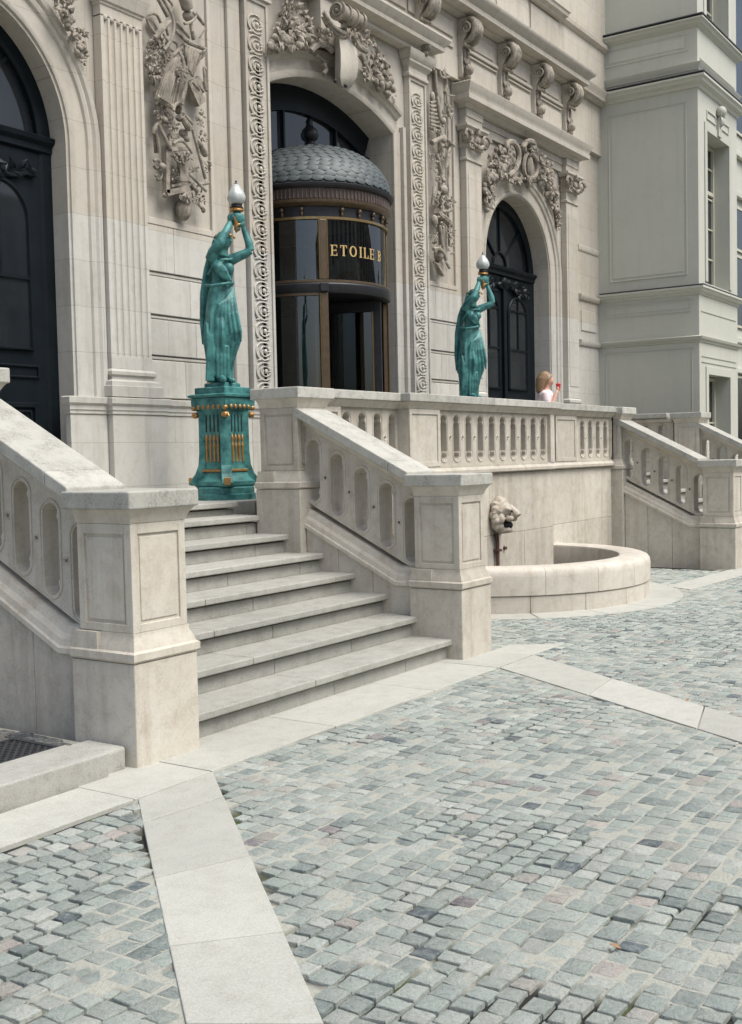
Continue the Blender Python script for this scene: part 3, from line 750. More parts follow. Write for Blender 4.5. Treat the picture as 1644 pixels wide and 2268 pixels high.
# ================================================================== main facade
W0 = 8.04                                    # wall face
fa = thing('mansion_facade', (AX, 8.3, 0), 'ornate pale stone mansion front with carved trophies, arches and a central entrance', 'building')
def arch_wall(cx, cz, r, xl, xr, zb, zt, y0, y1, rise=None, n=28):
    """wall from xl to xr with an arched opening of half width r; rise None = semicircle"""
    mb = MB()
    def az(x):
        d = min(1, abs(x-cx)/r)
        if rise is None: return cz + r*math.sqrt(max(0, 1-d*d))
        RR = (r*r+rise*rise)/(2*rise); return cz + math.sqrt(max(0, RR*RR-(d*r)**2)) - (RR-rise)
    xs_ = [cx - r*math.cos(math.pi*i/n) for i in range(n+1)]
    for i in range(n):
        a, b_ = xs_[i], xs_[i+1]; za, zb_ = az(a), az(b_)
        mb.add([(a,y0,za),(b_,y0,zb_),(b_,y0,zt),(a,y0,zt),(a,y1,za),(b_,y1,zb_),(b_,y1,zt),(a,y1,zt)], [(0,1,2,3),(0,4,5,1),(7,6,5,4)])
    mb.box(xl, cx-r, y0, y1, zb, zt).box(cx+r, xr, y0, y1, zb, zt)
    return mb
def archivolt(cx, cz, r, prof, zb, rise=None, n=36, jambs=True):
    """moulding around an arch: prof = (radial offset, forward depth from W0)"""
    rings = []
    if rise is None: pts = [(math.cos(math.pi - math.pi*i/n), math.sin(math.pi - math.pi*i/n)) for i in range(n+1)]
    else:
        RR = (r*r+rise*rise)/(2*rise); h = math.asin(r/RR); pts = None
    if jambs and rise is None: rings.append([(cx-(r+o_), W0-d, zb) for o_, d in prof])
    for i in range(n+1):
        if rise is None: c, s_ = pts[i]; rings.append([(cx+(r+o_)*c, W0-d, cz+(r+o_)*s_) for o_, d in prof])
        else:
            a = -h + 2*h*i/n; rings.append([(cx+(RR+o_)*math.sin(a), W0-d, cz-(RR-rise)+(RR+o_)*math.cos(a)) for o_, d in prof])
    if jambs and rise is None: rings.append([(cx+(r+o_), W0-d, zb) for o_, d in prof])
    return MB().loft(rings)
ZT = 7.72
LCX, LCZ, LR = 6.02, 4.50, 1.10
RCX, RCZ, RR_ = 16.30, 4.50, 1.12
DCX, DCZ, DR, DRISE = 11.33, 5.78, 1.28, 0.30
ob('wall', arch_wall(LCX, LCZ, LR, 2.6, 7.40, TZ-.3, ZT, W0, W0+.5), 'wall', fa)
ob('wall', arch_wall(DCX, DCZ, DR, 9.12, 13.42, TZ-.3, ZT, W0, W0+.42, DRISE), 'wall', fa)
ob('wall', arch_wall(RCX, RCZ, RR_, 14.42, 19.55, TZ-.3, ZT, W0, W0+.5), 'wall', fa)
for x0, x1 in ((7.402, 8.06), (14.30, 14.418)): ob('wall', MB().box(x0, x1, W0, W0+.4, TZ-.3, ZT), 'wall', fa)
# upper wall above the frieze
ob('attic_wall', MB().box(2.6, 19.55, 7.86, 8.4, ZT+.30, 12.0), 'wall', fa)

# ---- trophy panels with rusticated courses below
def panel_bay(x0, x1, zbot, ztop):
    ob('panel_ground', MB().box(x0, x1, W0+.02, W0+.4, zbot, ztop), 'wall', fa)
    f = 0.045
    mb = MB().box(x0, x0+f, W0-.012, W0+.02, zbot, ztop).box(x1-f, x1, W0-.012, W0+.02, zbot, ztop).box(x0+f, x1-f, W0-.012, W0+.02, zbot, zbot+f+.02)
    ob('panel_frame', mb, 'wall', fa, bevel=.006)
    z = 1.19
    for zt in (2.215, 2.64, 3.045, 3.47, zbot):
        hi = zt - (0.05 if zt < 3.9 else 0.002)
        m_ = (x0+x1)/2 + random.uniform(-.25, .25)
        for a, b_ in ((x0, m_-.0015), (m_+.0015, x1)): ob('ashlar_block', MB().box(a, b_, W0-.005, W0+.4, z+.002, hi), 'wall', fa, bevel=.006)
        if zt < 3.9:
            ob('groove_fillet', MB().box(x0, x1, W0+.008, W0+.4, hi+.012, zt-.012), 'wall', fa, bevel=.004)
            ob('groove_back', MB().box(x0, x1, W0+.035, W0+.39, hi, zt+.002), 'wall', fa)
        z = zt
panel_bay(8.065, 9.115, 3.93, ZT)
panel_bay(13.425, 14.295, 3.93, ZT)
# ---- plinth with moulded top band, returning around the projections
def plinth(x0, x1, yf):
    n = max(1, round((x1-x0)/0.6))
    for i in range(n): ob('plinth_block', MB().box(x0+(x1-x0)*i/n+.0015, x0+(x1-x0)*(i+1)/n-.0015, yf, W0-.006, TZ-.02, 2.03), 'wall', fa, bevel=.005)
    ob('plinth_band', MB().sweep([(0,2.032),(.012,2.04),(.012,2.065),(.022,2.075),(.022,2.115),(.045,2.135),(.05,2.185),(.03,2.195),(-.1,2.195),(-.1,2.032)], rect_path(x0, x1, yf, W0-.01)), 'wall', fa, smooth=35)
plinth(7.00, 7.45, 7.965); plinth(7.455, 8.16, 7.90); plinth(8.165, 8.98, 7.985)
plinth(8.985, 10.05, 7.93); plinth(12.63, 13.46, 7.93); plinth(13.465, 14.36, 7.985); plinth(14.365, 15.1, 7.90); plinth(17.95, 18.62, 7.90); plinth(18.625, 19.54, 7.985)

# ---- fluted pilaster beside the left door (and its twin out of frame)
def fluted(xa, xb, z0, z1, yf, nfl, name='pilaster', cap=True):
    p = thing_part(name, fa)
    sec = [(xa, W0-.01), (xa, yf)]; fl = (xb-xa-0.05)/nfl; g = fl*0.34
    for i in range(nfl):
        c = xa+.025+fl*(i+.5)
        sec += [(c+math.cos(math.pi-math.pi*k/8)*g, yf+math.sin(math.pi*k/8)*g*0.9) for k in range(9)]
    sec += [(xb, yf), (xb, W0-.01)]
    ob('shaft', MB().loft([[(x, y_, z) for x, y_ in sec] for z in (z0+.10, z1-.10)]), 'wall', p, smooth=30)
    mb = MB().box(xa+.0005, xb-.0005, yf+.0005, W0-.01, z0, z0+.12)
    for i in range(nfl):
        c = xa+.025+fl*(i+.5)
        mb.ball((c, yf+.006, z1-.10), (g, g*.5, g), 8, 6)
    ob('shaft_foot', mb, 'wall', p); ob('shaft_head', MB().box(xa+.0005, xb-.0005, yf+.0005, W0-.01, z1-.10+g*.5, z1), 'wall', p)
    ob('base', MB().sweep([(.0,z0-.002),(.012,z0-.012),(.03,z0-.03),(.03,z0-.06),(.012,z0-.075),(.012,z0-.105),(.05,z0-.125),(.055,z0-.165),(.07,z0-.17),(.07,2.20),(-.1,2.20),(-.1,z0-.002)], rect_path(xa, xb, yf, W0-.01)), 'wall', p, smooth=35)
    if cap:
        ob('capital', MB().sweep([(0,z1),(.012,z1+.01),(.012,z1+.03),(.03,z1+.04),(.05,z1+.12),(.07,z1+.18),(.07,z1+.30),(-.1,z1+.30),(-.1,z1)], rect_path(xa, xb, yf, W0-.01)), 'wall', p, smooth=35)
    return p
fluted(7.49, 8.02, 2.47, 5.82, 7.93, 6)
# ---- archivolts of the two side doors
PRO = [(0.0,-.02),(0.0,.02),(.02,.03),(.045,.03),(.055,.015),(.19,.02),(.20,.045),(.23,.055),(.25,.05),(.27,.075),(.31,.085),(.33,.06),(.33,-.02)]
ob('archivolt', archivolt(LCX, LCZ, LR+.03, PRO, 2.2), 'wall', fa, smooth=30)
ob('archivolt', archivolt(RCX, RCZ, RR_+.02, PRO, 2.2), 'wall', fa, smooth=30)
PRD = [(0.0,-.02),(0.0,.03),(.03,.045),(.075,.045),(.085,.025),(.20,.025),(.215,.055),(.255,.075),(.27,.10),(.305,.11),(.315,.06),(.315,-.02)]
ob('archivolt', archivolt(DCX, DCZ, DR, PRD, 0, DRISE, jambs=False), 'wall', fa, smooth=30)
for sx in (-1, 1):
    mb = MB()
    for a, b_, d in ((0.0, .07, .045), (.07, .20, .02), (.20, .27, .07)):
        x0, x1 = sorted((DCX+sx*(DR+a), DCX+sx*(DR+b_))); mb.box(x0+.0005, x1-.0005, W0-d, W0-.002, 2.2, DCZ+.02+a*.55)
    ob('jamb_moulding', mb, 'wall', fa, bevel=.008)
# ---- flat piers with the carved scroll strips
for (xa, xb, xl0, xl1) in ((9.62, 9.97, 9.36, 9.56), (12.98, 13.36, None, None)):
    yf = 7.95
    ob('pier_shaft', MB().box(xa-.03, xb+.03, yf+.02, W0-.002, 2.2, 6.62), 'wall', fa, bevel=.006)
    f = .04
    ob('pier_border', MB().box(xa-.03, xa+f-.03, yf, yf+.02, 2.2, 6.6).box(xb+.03-f, xb+.03, yf, yf+.02, 2.2, 6.6).box(xa+f-.03, xb+.03-f, yf, yf+.02, 6.56, 6.6), 'wall', fa, bevel=.005)
    if xl0: ob('pier_fillet', MB().box(xl0, xl1, yf+.045, W0-.002, 2.2, 6.9), 'wall', fa, bevel=.01)
    sp = thing_part('scroll_strip', fa)
    cx = (xa+xb)/2; hw = (xb-xa)/2-.015; pitch = .222; z = 2.33; me = None; i = 0
    while z < 6.5:
        if me is None:
            mb = MB(); y_ = yf+.014
            pts = [(math.cos(a)*hw*.92, -.006, math.sin(a)*.098) for a in [R(60+ 250*k/14) for k in range(15)]]
            mb.tube([(p[0], p[1], p[2]) for p in pts], [.006+.007*math.sin(math.pi*k/14) for k in range(15)], 6)
            mb.tube([(math.cos(R(a))*hw*.5+.01, -.004, math.sin(R(a))*.055) for a in range(40, 320, 25)], .008, 5)
            mb.ball((.018, -.006, 0), (.024, .02, .028), 7, 5)
            for k in range(3): mb.petal((hw*.35, -.004, -.05+.05*k), (.7, -.1, .5-.5*k), (0, -1, 0), .075, .018, .014)
            mb.petal((-hw*.8, -.002, -.11), (.8, -.1, .35), (0, -1, 0), .10, .018, .014)
            o = ob('scroll', mb, 'wall', sp, smooth=60); me = o.data
        else:
            o = link(bpy.data.objects.new('scroll', me), sp)
        o.matrix_basis = Matrix.Translation((cx, yf+.016, z)); z += pitch; i += 1
# capitals over the strips and the entablature of the door bay
for xa, xb in ((9.30, 10.02), (12.93, 13.40)):
    ob('pier_capital', MB().sweep([(0,6.60),(.015,6.61),(.015,6.64),(.0,6.655),(.0,6.72),(.03,6.76),(.05,6.78),(.05,6.81),(.09,6.86),(.10,6.93),(-.1,6.93),(-.1,6.60)], rect_path(xa, xb, 7.94, W0-.01)), 'wall', fa, smooth=35)
ob('door_cornice', MB().sweep([(0,6.932),(.03,6.94),(.03,6.985),(.015,6.995),(.06,7.03),(.16,7.045),(.17,7.09),(.155,7.10),(.19,7.13),(.23,7.19),(.23,7.215),(-.1,7.26),(-.1,6.932)], rect_path(8.95, 13.44, 7.93, W0-.01)), 'wall', fa, smooth=32)

# ---- right portal: ionic pilasters, entablature, consoles, main cornice
def ionic(xa, xb):
    p = thing_part('pilaster', fa); yf = 7.93
    ob('shaft', MB().box(xa, xb, yf, W0-.002, 2.5, 5.80), 'wall', p, bevel=.008)
    ob('shaft_panel', MB().box(xa+.05, xb-.05, yf-.008, yf+.001, 2.7, 5.62), 'wall', p, bevel=.006)
    ob('base', MB().sweep([(.0,2.498),(.03,2.47),(.03,2.43),(.012,2.42),(.012,2.39),(.05,2.37),(.055,2.32),(.07,2.315),(.07,2.20),(-.1,2.20),(-.1,2.498)], rect_path(xa, xb, yf, W0-.01)), 'wall', p, smooth=35)
    ob('necking', MB().sweep([(0,5.80),(.02,5.81),(.02,5.835),(0,5.85),(0,6.02),(-.1,6.02),(-.1,5.80)], rect_path(xa, xb, yf, W0-.01)), 'wall', p, smooth=35)
    mb = MB(); cx = (xa+xb)/2; hw = (xb-xa)/2
    for sx in (-1, 1):
        d = Vector((sx*.75, -.65, 0)).normalized(); sd = Vector((d.y, -d.x, 0))
        c = Vector((cx+sx*(hw+.02), yf-.03, 6.12))
        mb.spiral(c+Vector((0,-.035,0)), (1,0,0), (0,0,1), .105, 2.1, .024, sgn=sx)
        mb.spiral(c+Vector((sx*.035,0,0)), (0,1,0), (0,0,1), .105, 2.1, .024, sgn=-1)
        mb.ball(c, (.085,.075,.085), 10, 8); mb.ball(c+Vector((0,-.05,0)), .022, 8, 6)
        for k in range(3): mb.petal((cx+sx*(.03+.05*k), yf-.03, 6.02+.012*k), (sx*.5, -.5, -.5), (0,-1,.2), .10, .028, .03)
    for k in range(5): mb.ball((cx+(-2+k)*hw*.38, yf-.03, 6.115), (.032,.03,.042), 8, 6)
    mb.tube([(cx-hw, yf-.05, 6.10), (cx-hw*.5, yf-.075, 6.03), (cx, yf-.085, 6.0), (cx+hw*.5, yf-.075, 6.03), (cx+hw, yf-.05, 6.10)], [.02,.03,.036,.03,.02], 7)
    mb.ball((cx, yf-.07, 6.22), (.05,.04,.05), 8, 6)
    for k in range(5): mb.petal((cx, yf-.08, 6.22), (math.cos(R(30+30*k)), -.2, math.sin(R(30+30*k))), (0,-1,0), .08, .022, .02)
    ob('volutes', mb, 'relief', p, smooth=50)
    ob('abacus', MB().sweep([(-.02,6.21),(.05,6.225),(.06,6.25),(.085,6.27),(.085,6.30),(-.1,6.30),(-.1,6.21)], rect_path(xa-.02, xb+.02, yf, W0-.01)), 'wall', p, smooth=35)
    ob('bell', MB().box(xa-.02, xb+.02, yf-.02, W0-.01, 6.0, 6.215), 'wall', p)
ionic(14.44, 14.90); ionic(17.92, 18.38)
# architrave stepping forward over each pilaster, frieze, cornice
for x0, x1, yf in ((14.42, 14.92, 7.915), (14.93, 17.89, 7.99), (17.90, 18.40, 7.915)):
    ob('architrave', MB().box(x0, x1, yf, W0-.002, 6.30, 6.42).box(x0, x1, yf-.015, W0-.002, 6.4205, 6.53), 'wall', fa, bevel=.006)
ob('cornice', MB().sweep([(0,6.532),(.02,6.54),(.02,6.56),(.05,6.585),(.06,6.60),(.16,6.615),(.165,6.68),(.15,6.69),(.155,6.71),(.165,6.74),(.20,6.80),(.205,6.835),(.19,6.845),(-.08,6.90),(-.08,6.532)], rect_path(14.42, 18.40, 7.925, W0-.01)), 'wall', fa, smooth=32)
# frieze panels between consoles
fz = 7.94
ob('frieze_wall', MB().box(13.45, 19.55, fz+.02, W0-.002, 6.90, 7.75), 'wall', fa)
CX_ = [14.40, 15.62, 16.78, 17.96]
for i in range(4):
    x0 = CX_[i]+.20; x1 = (CX_[i+1]-.20) if i < 3 else 18.95
    if i == 3: continue
    ob('frieze_panel', MB().box(x0, x1, fz-.005, fz+.018, 6.96, 7.24), 'wall', fa, bevel=.01)
    ob('frieze_moulding', MB().box(x0-.04, x1+.04, fz-.012, fz+.018, 7.29, 7.315).box(x0-.04, x1+.04, fz-.03, fz+.018, 7.345, 7.385), 'wall', fa, bevel=.006)
    ob('frieze_panel', MB().box(x0+.06, x1-.06, fz+.002, fz+.018, 7.44, 7.66), 'wall', fa, bevel=.008)
for x0, x1 in ((11.3, 12.9), (12.95, 14.15)):
    ob('frieze_panel', MB().box(x0, x1, fz-.005, fz+.018, 7.29, 7.34).box(x0, x1, fz-.005, fz+.018, 7.44, 7.66), 'wall', fa, bevel=.01)
ob('frieze_wall', MB().box(2.6, 13.445, fz+.02, W0-.002, 7.2, 7.75), 'wall', fa)
def console(x):
    c = thing_part('console', fa); hw = .105
    sec = [(fz+.02,6.93),(fz-.03,6.94),(fz-.055,6.99),(fz-.05,7.06),(fz-.045,7.2),(fz-.05,7.32),(fz-.07,7.42),(fz-.12,7.50),(fz-.15,7.58),(fz-.15,7.68),(fz-.12,7.745),(fz+.02,7.745)]
    ob('bracket', MB().loft([[(x+s_*hw, y_, z) for y_, z in sec] for s_ in (-1, 1)]), 'wall', c, bevel=.008)
    mb = MB()
    for k, dx in enumerate((-.078, 0, .078)):
        mb.tube([(x+dx, fz-.06, 7.40), (x+dx, fz-.16, 7.42), (x+dx, fz-.235, 7.50), (x+dx, fz-.25, 7.60), (x+dx, fz-.22, 7.69), (x+dx, fz-.14, 7.735)], [.025,.04,.048,.05,.045,.03], 9)
    mb.tube([(x-.14, fz-.10, 7.36), (x, fz-.13, 7.355), (x+.14, fz-.10, 7.36)], .025, 7)
    for dx in (-.05, .05): mb.tube([(x+dx, fz-.055, 7.34), (x+dx, fz-.065, 7.15)], .022, 7)
    for k in range(3):
        mb.petal((x-.05+.05*k, fz-.05, 7.22), (.1*(k-1), -.35, -1), (0,-1,.2), .14, .035, .04)
    mb.ball((x, fz-.10, 7.04), (.085,.07,.075), 10, 8); mb.ball((x, fz-.08, 6.95), (.055,.05,.055), 8, 6)
    for k in range(4): mb.petal((x, fz-.08, 7.12), (-.6+.4*k, -.5, -.6), (0,-1,0), .12, .035, .03)
    ob('carving', mb, 'relief', c, smooth=50)
    for s_ in (-1, 1):
        mb = MB(); mb.spiral((x+s_*(hw+.03), fz-.14, 7.58), (0,1,0), (0,0,1), .085, 1.7, .018, sgn=1)
        ob('side_scroll', mb, 'relief', c, smooth=50)
for x in CX_: console(x)
console(13.20 - .0 + .02)
ob('main_cornice', MB().sweep([(0,7.752),(.06,7.76),(.07,7.79),(.22,7.80),(.225,7.87),(.21,7.88),(.24,7.91),(.30,7.955),(.32,7.99),(.32,8.01),(-.05,8.08),(-.05,7.752)], [(2.6, 7.90), (18.15, 7.90), (18.15, W0)]), 'wall', fa, smooth=32)
ob('main_cornice', MB().sweep([(0,7.76),(.04,7.77),(.05,7.80),(.10,7.81),(.105,7.87),(.14,7.92),(.15,7.97),(-.05,8.0),(-.05,7.76)], [(18.153, 7.92), (19.54, 7.92)]), 'wall', fa, smooth=32)
# attic: panels and capping
for x0, x1 in ((13.2, 15.2), (15.3, 16.35), (16.45, 17.5)):
    ob('attic_panel', MB().box(x0, x1, 7.835, 7.861, 8.12, 8.62), 'wall', fa, bevel=.01)
ob('attic_cornice', MB().sweep([(0,8.66),(.02,8.67),(.03,8.70),(.08,8.73),(.09,8.78),(.11,8.80),(-.05,8.83),(-.05,8.66)], [(2.6, 7.80), (17.55, 7.80), (17.55, 7.859)]), 'wall', fa, smooth=32)
ob('attic_cornice', MB().sweep([(0,8.68),(.02,8.69),(.06,8.73),(.07,8.79),(-.02,8.81),(-.02,8.68)], [(17.553, 7.85), (19.54, 7.85)]), 'wall', fa, smooth=32)
# end bay towards the wing: strings carried over from the wing
for zz, pr in ((5.16, .012), (4.30, .05), (3.50, .045)):
    ob('string_course', MB().sweep([(0,zz-.05),(pr*.5,zz-.04),(pr,zz),(pr,zz+.05),(0,zz+.06),(-.03,zz+.06),(-.03,zz-.05)], [(18.63, W0-.01), (19.54, W0-.01)]), 'wall', fa, smooth=35)
ob('end_panel', MB().box(18.72, 19.38, W0-.018, W0+.001, 3.72, 4.08), 'wall', fa, bevel=.008)

# ---- carved ornament
Wp = Vector((0, -1, 0))
rr = random.Random(3)
class Carve:
    """places carved pieces by their spot on the wall; s = wall metres per local unit"""
    def __init__(s, ox, oy, k, y): s.ox, s.oy, s.k, s.y, s.mb = ox, oy, k, y, MB()
        
    def p(s, x, y, d=0.03): return F(s.ox+x*s.k, s.oy+y*s.k, s.y-(d*2.1+.015 if d > 0 else d))
    def m(s, v): 
        a, b_ = s.p(500, 500, 0), s.p(500, 600, 0); return (a-b_).length/100*v
    def bar(s, x0, y0, x1, y1, r, d=.04, n=8, taper=1.0): s.mb.tube([s.p(x0,y0,d), s.p((x0+x1)/2,(y0+y1)/2,d+.01), s.p(x1,y1,d)], [s.m(r), s.m(r*(1+taper)/2), s.m(r*taper)], n); return s
    def path(s, pts, r, d=.04, n=7, flat=1.0):
        P = [s.p(x, y, d) for x, y in pts]; Q = []
        for i in range(len(P)-1):
            for t in (0, .5): Q.append(P[i].lerp(P[i+1], t))
        Q.append(P[-1])
        for _ in range(2): Q = [Q[0]] + [(Q[i-1]+Q[i]*2+Q[i+1])/4 for i in range(1, len(Q)-1)] + [Q[-1]]
        s.mb.tube(Q, s.m(r), n, flat=flat); return s
    def blob(s, x, y, rx, ry=None, d=.03, dep=None, rot=0):
        ry = ry or rx; a, b_ = s.m(rx), s.m(ry)
        s.mb.ball(s.p(x, y, d), (a, dep if dep else min(a, b_)*.8, b_), 10, 8, Matrix.Rotation(R(rot), 3, 'Y')); return s
    def leaves(s, x, y, rx, ry, n, L, d=.03, fan=None):
        for i in range(n):
            t = rr.uniform(0, 2*math.pi); q = math.sqrt(rr.random())
            a = rr.uniform(0, 2*math.pi) if fan is None else R(fan+rr.uniform(-50, 50))
            dv = Vector((math.cos(a), -rr.uniform(.1, .9), math.sin(a)))
            l = s.m(L)*rr.uniform(.7, 1.3)
            s.mb.petal(s.p(x+rx*q*math.cos(t), y+ry*q*math.sin(t), d+rr.uniform(-.01, .05)*(1-q*.5)), dv, Wp + Vector((rr.uniform(-.5,.5),0,rr.uniform(-.5,.5))), l, l*rr.uniform(.22,.38), l*.25)
        return s
    def fruit(s, x, y, rx, ry, n, r, d=.03):
        for i in range(n):
            t = rr.uniform(0, 2*math.pi); q = math.sqrt(rr.random())
            k = r*rr.uniform(.7, 1.25); s.blob(x+rx*q*math.cos(t), y+ry*q*math.sin(t), k, d=d+rr.uniform(0, .04)*(1-q*.6))
        return s
    def flower(s, x, y, r, d=.05, n=7):
        c = s.p(x, y, d); l = s.m(r)
        for i in range(n):
            a = 2*math.pi*i/n; s.mb.petal(c, (math.cos(a), -.35, math.sin(a)), Wp, l, l*.36, l*.25)
        s.mb.ball(c+Wp*l*.15, l*.3, 7, 5); return s
    def plank(s, x0, y0, x1, y1, wd, d=.03, th=.02):
        a, b_ = s.p(x0,y0,d), s.p(x1,y1,d); t = (b_-a).normalized(); sd = t.cross(Wp).normalized()*s.m(wd)
        s.mb.obox(a, b_, sd, Wp*th); return s
    def done(s, name): return ob(name, s.mb, 'relief', fa, smooth=38)
# left trophy: torches, horn, leaf bundle, pan pipes, book, frame, trumpets, lute
A = Carve(299.1, 0, .1213, W0+.02)
A.path([(500,-40),(640,200),(710,330),(722,520),(680,700),(600,850),(530,905)], 30, .09)
A.path([(560,-60),(680,60),(700,130),(650,220)], 24, .07).path([(420,-40),(520,150),(600,300)], 40, .05)
A.bar(880,-140,960,150,125,.06,12,.9).blob(985,300,150,110,.05,.05).path([(900,430),(1000,420),(1100,350),(1120,270),(1060,230)], 28, .09)
A.bar(1090,230,1260,440,34,.04).bar(1180,690,1280,520,16,.02).bar(1020,430,1070,720,38,.04)
A.path([(390,610),(330,600),(215,370),(200,310),(290,220),(420,260),(470,420)], 26, .04).bar(640,390,370,690,38,.08).plank(250,330,380,560,60,.015,.01)
A.bar(750,400,990,680,30,.07).bar(740,550,935,750,36,.07).bar(520,620,600,760,22,.06).bar(560,480,600,640,24,.05)
A.leaves(370,1080,190,390,150,110,.03).leaves(560,1000,110,170,40,90,.03).leaves(320,1400,90,120,24,90,.03)
A.path([(700,760),(780,790),(790,900),(700,960),(640,880)], 22, .05)
for k in range(9):       # pan pipes, left
    t = k/8; A.bar(650+250*t, 1090-250*t*.3, 395+310*t, 1745+200*t, 34, .05+.05*math.sin(math.pi*t), 6)
A.bar(385,1760,690,1960,52,.07).bar(640,1070,880,830,40,.05)
for k in range(7):       # pan pipes, right
    t = k/6; A.bar(880+330*t, 800+190*t, 925+120*t, 1180+210*t if t > .3 else 1180, 30, .05+.03*math.sin(math.pi*t), 6)
A.bar(960,770,1290,900,40,.05).bar(1290,905,1190,990,30,.05).bar(1180,1080,1290,980,24,.04)
A.flower(800,1270,110,.12).flower(840,1430,90,.12).flower(780,1130,70,.09).leaves(820,1340,120,170,26,80,.09)
A.path([(800,930),(880,1060),(910,1250),(905,1400),(935,1500),(925,1640),(880,1760),(860,1900)], 42, .10, flat=.5)
A.bar(1255,1250,1290,1640,26,.05).blob(1275,1245,50,40).blob(1300,1640,42,34)
A.plank(1000,1480,1190,1900,120,.035,.035).plank(1110,1430,1270,1650,70,.04,.02).bar(1060,1500,1170,1640,26,.09)
A.path([(700,2020),(720,1900),(790,1870),(850,1930),(860,2050)], 32, .08).blob(780,1990,70,100,.03)
A.leaves(430,1970,110,130,40,90,.03).flower(400,1940,80,.05).flower(430,2100,80,.05).fruit(560,2150,110,80,12,45)
A.done('trophy_relief')
A = Carve(299.1, 221.6, .1221, W0+.02)
A.leaves(430,260,110,80,24,80).blob(800,150,85,110,.06).blob(800,330,90,60,.06).bar(870,330,980,520,55,.08,8,1.2).flower(850,240,70,.1)
A.bar(920,280,1040,430,26,.05).leaves(1170,330,80,160,26,80,.02).flower(1180,440,60).leaves(1190,660,90,120,20,80,.02)
A.path([(340,620),(350,500),(420,400),(500,370),(640,390)], 44, .04).bar(430,450,640,880,36,.07).bar(400,560,440,960,34,.05).bar(360,600,375,960,30,.03)
A.plank(620,650,780,650,40,.04).plank(620,650,620,880,34,.04).plank(640,890,960,880,36,.06).path([(700,790),(780,730),(880,740),(960,830),(1040,960)], 28, .07)
A.flower(640,520,80,.06).leaves(680,500,110,90,20,80,.04).blob(880,600,100,90,.05).blob(940,700,70,60,.06)
A.plank(565,830,565,1690,48,.05,.03).plank(545,1690,1030,1590,52,.05,.03).plank(640,1560,1000,1500,20,.03,.02)
A.plank(860,1090,880,1460,120,.035,.02).path([(780,1440),(860,1480),(960,1460),(1010,1490)], 20, .06)
A.fruit(840,1020,170,70,26,34,.06).leaves(830,1030,180,80,34,80,.07).fruit(870,1130,60,60,10,30,.08)
A.bar(1050,540,1280,1430,32,.07).bar(1120,700,1250,930,34,.06,10,2.2).blob(1265,955,85,80,.06)
A.path([(340,1100),(400,1060),(480,1130),(470,1240),(380,1260),(340,1180)], 28, .05).path([(370,1380),(450,1270),(500,1330),(470,1450),(400,1440)], 26, .05).blob(500,1200,80,60,.07)
A.leaves(690,1350,70,120,16,90,.03).blob(700,1400,70,110,.02).leaves(1060,1280,100,100,22,70,.04).leaves(1290,1200,80,120,22,80,.02)
A.bar(990,1340,1290,1650,30,.08).bar(1030,1560,1330,1500,34,.06).bar(1040,1520,1130,1660,40,.07)
A.blob(875,1980,150,215,.03,.08).bar(900,1690,880,1830,60,.05).bar(940,1700,1000,1860,26,.07).flower(820,1760,60,.08)
A.leaves(1140,1780,120,150,40,80,.03).blob(1240,1995,48,55,.04).bar(1150,1880,1230,1990,28,.04).blob(540,1730,55,50,.05)
A.done('trophy_relief')
# right trophy
A = Carve(936.1, 127.4, .2199, W0+.02)
A.path([(120,120),(150,500),(190,800),(190,1200),(180,1600),(200,1900),(190,2150)], 18, .012).path([(240,160),(250,600),(270,1000),(250,1500),(270,1900)], 12, .012).bar(190,1000,260,1010,14,.012).path([(170,120),(175,190),(220,210),(280,190)], 14, .06).flower(215,150,50,.06).blob(110,120,22,30).bar(130,130,150,400,14,.05).bar(150,390,178,620,16,.06).flower(235,310,40,.05).blob(230,350,26).bar(270,380,325,385,8)
A.blob(100,400,32,55,.04)
for k in range(8): A.bar(80,455+38*k-(8 if k>5 else 0),140+4*k,455+38*k+(k-3)*4,13,.05,6)
A.bar(240,470,270,590,13,.05).leaves(240,560,50,110,22,55).blob(210,640,40,34,.07).leaves(150,700,70,60,16,45)
A.bar(95,860,200,800,26,.06,8,.8).bar(200,790,320,890,24,.06,8,.5).blob(215,820,34,44,.07)
A.bar(145,970,190,1160,18,.05).bar(275,880,235,1110,16,.05).bar(290,940,250,1090,10,.05).leaves(110,1010,50,130,18,50).leaves(200,960,60,90,12,50)
A.flower(130,1150,40,.05).blob(215,1235,24,24).leaves(170,1210,50,40,10,45).blob(215,1335,54,50,.06).bar(120,1300,100,1480,16,.05).bar(180,1360,120,1470,14)
A.leaves(150,1440,60,100,22,60).leaves(260,1460,60,60,18,50).fruit(260,1490,40,30,6,16)
A.path([(140,1540),(180,1600),(240,1630),(290,1690)], 34, .05).path([(180,1540),(240,1560),(300,1530)], 16, .05).blob(120,1640,40,54,.05).leaves(190,1640,90,70,18,55)
A.bar(175,1690,215,1970,15,.06).flower(120,1820,46,.05).leaves(260,1760,56,80,24,45).flower(265,1730,36,.06).leaves(120,1800,50,80,16,45).leaves(280,1930,30,60,10,40)
A.bar(165,1900,180,2150,30,.01).blob(165,1985,66,60,.06).path([(110,1930),(160,1910),(220,1960),(240,2040)], 18, .09).bar(110,2060,190,2110,12,.05).plank(150,2060,215,2170,44,.05,.03).bar(240,2060,270,2120,14)
A.done('trophy_relief')
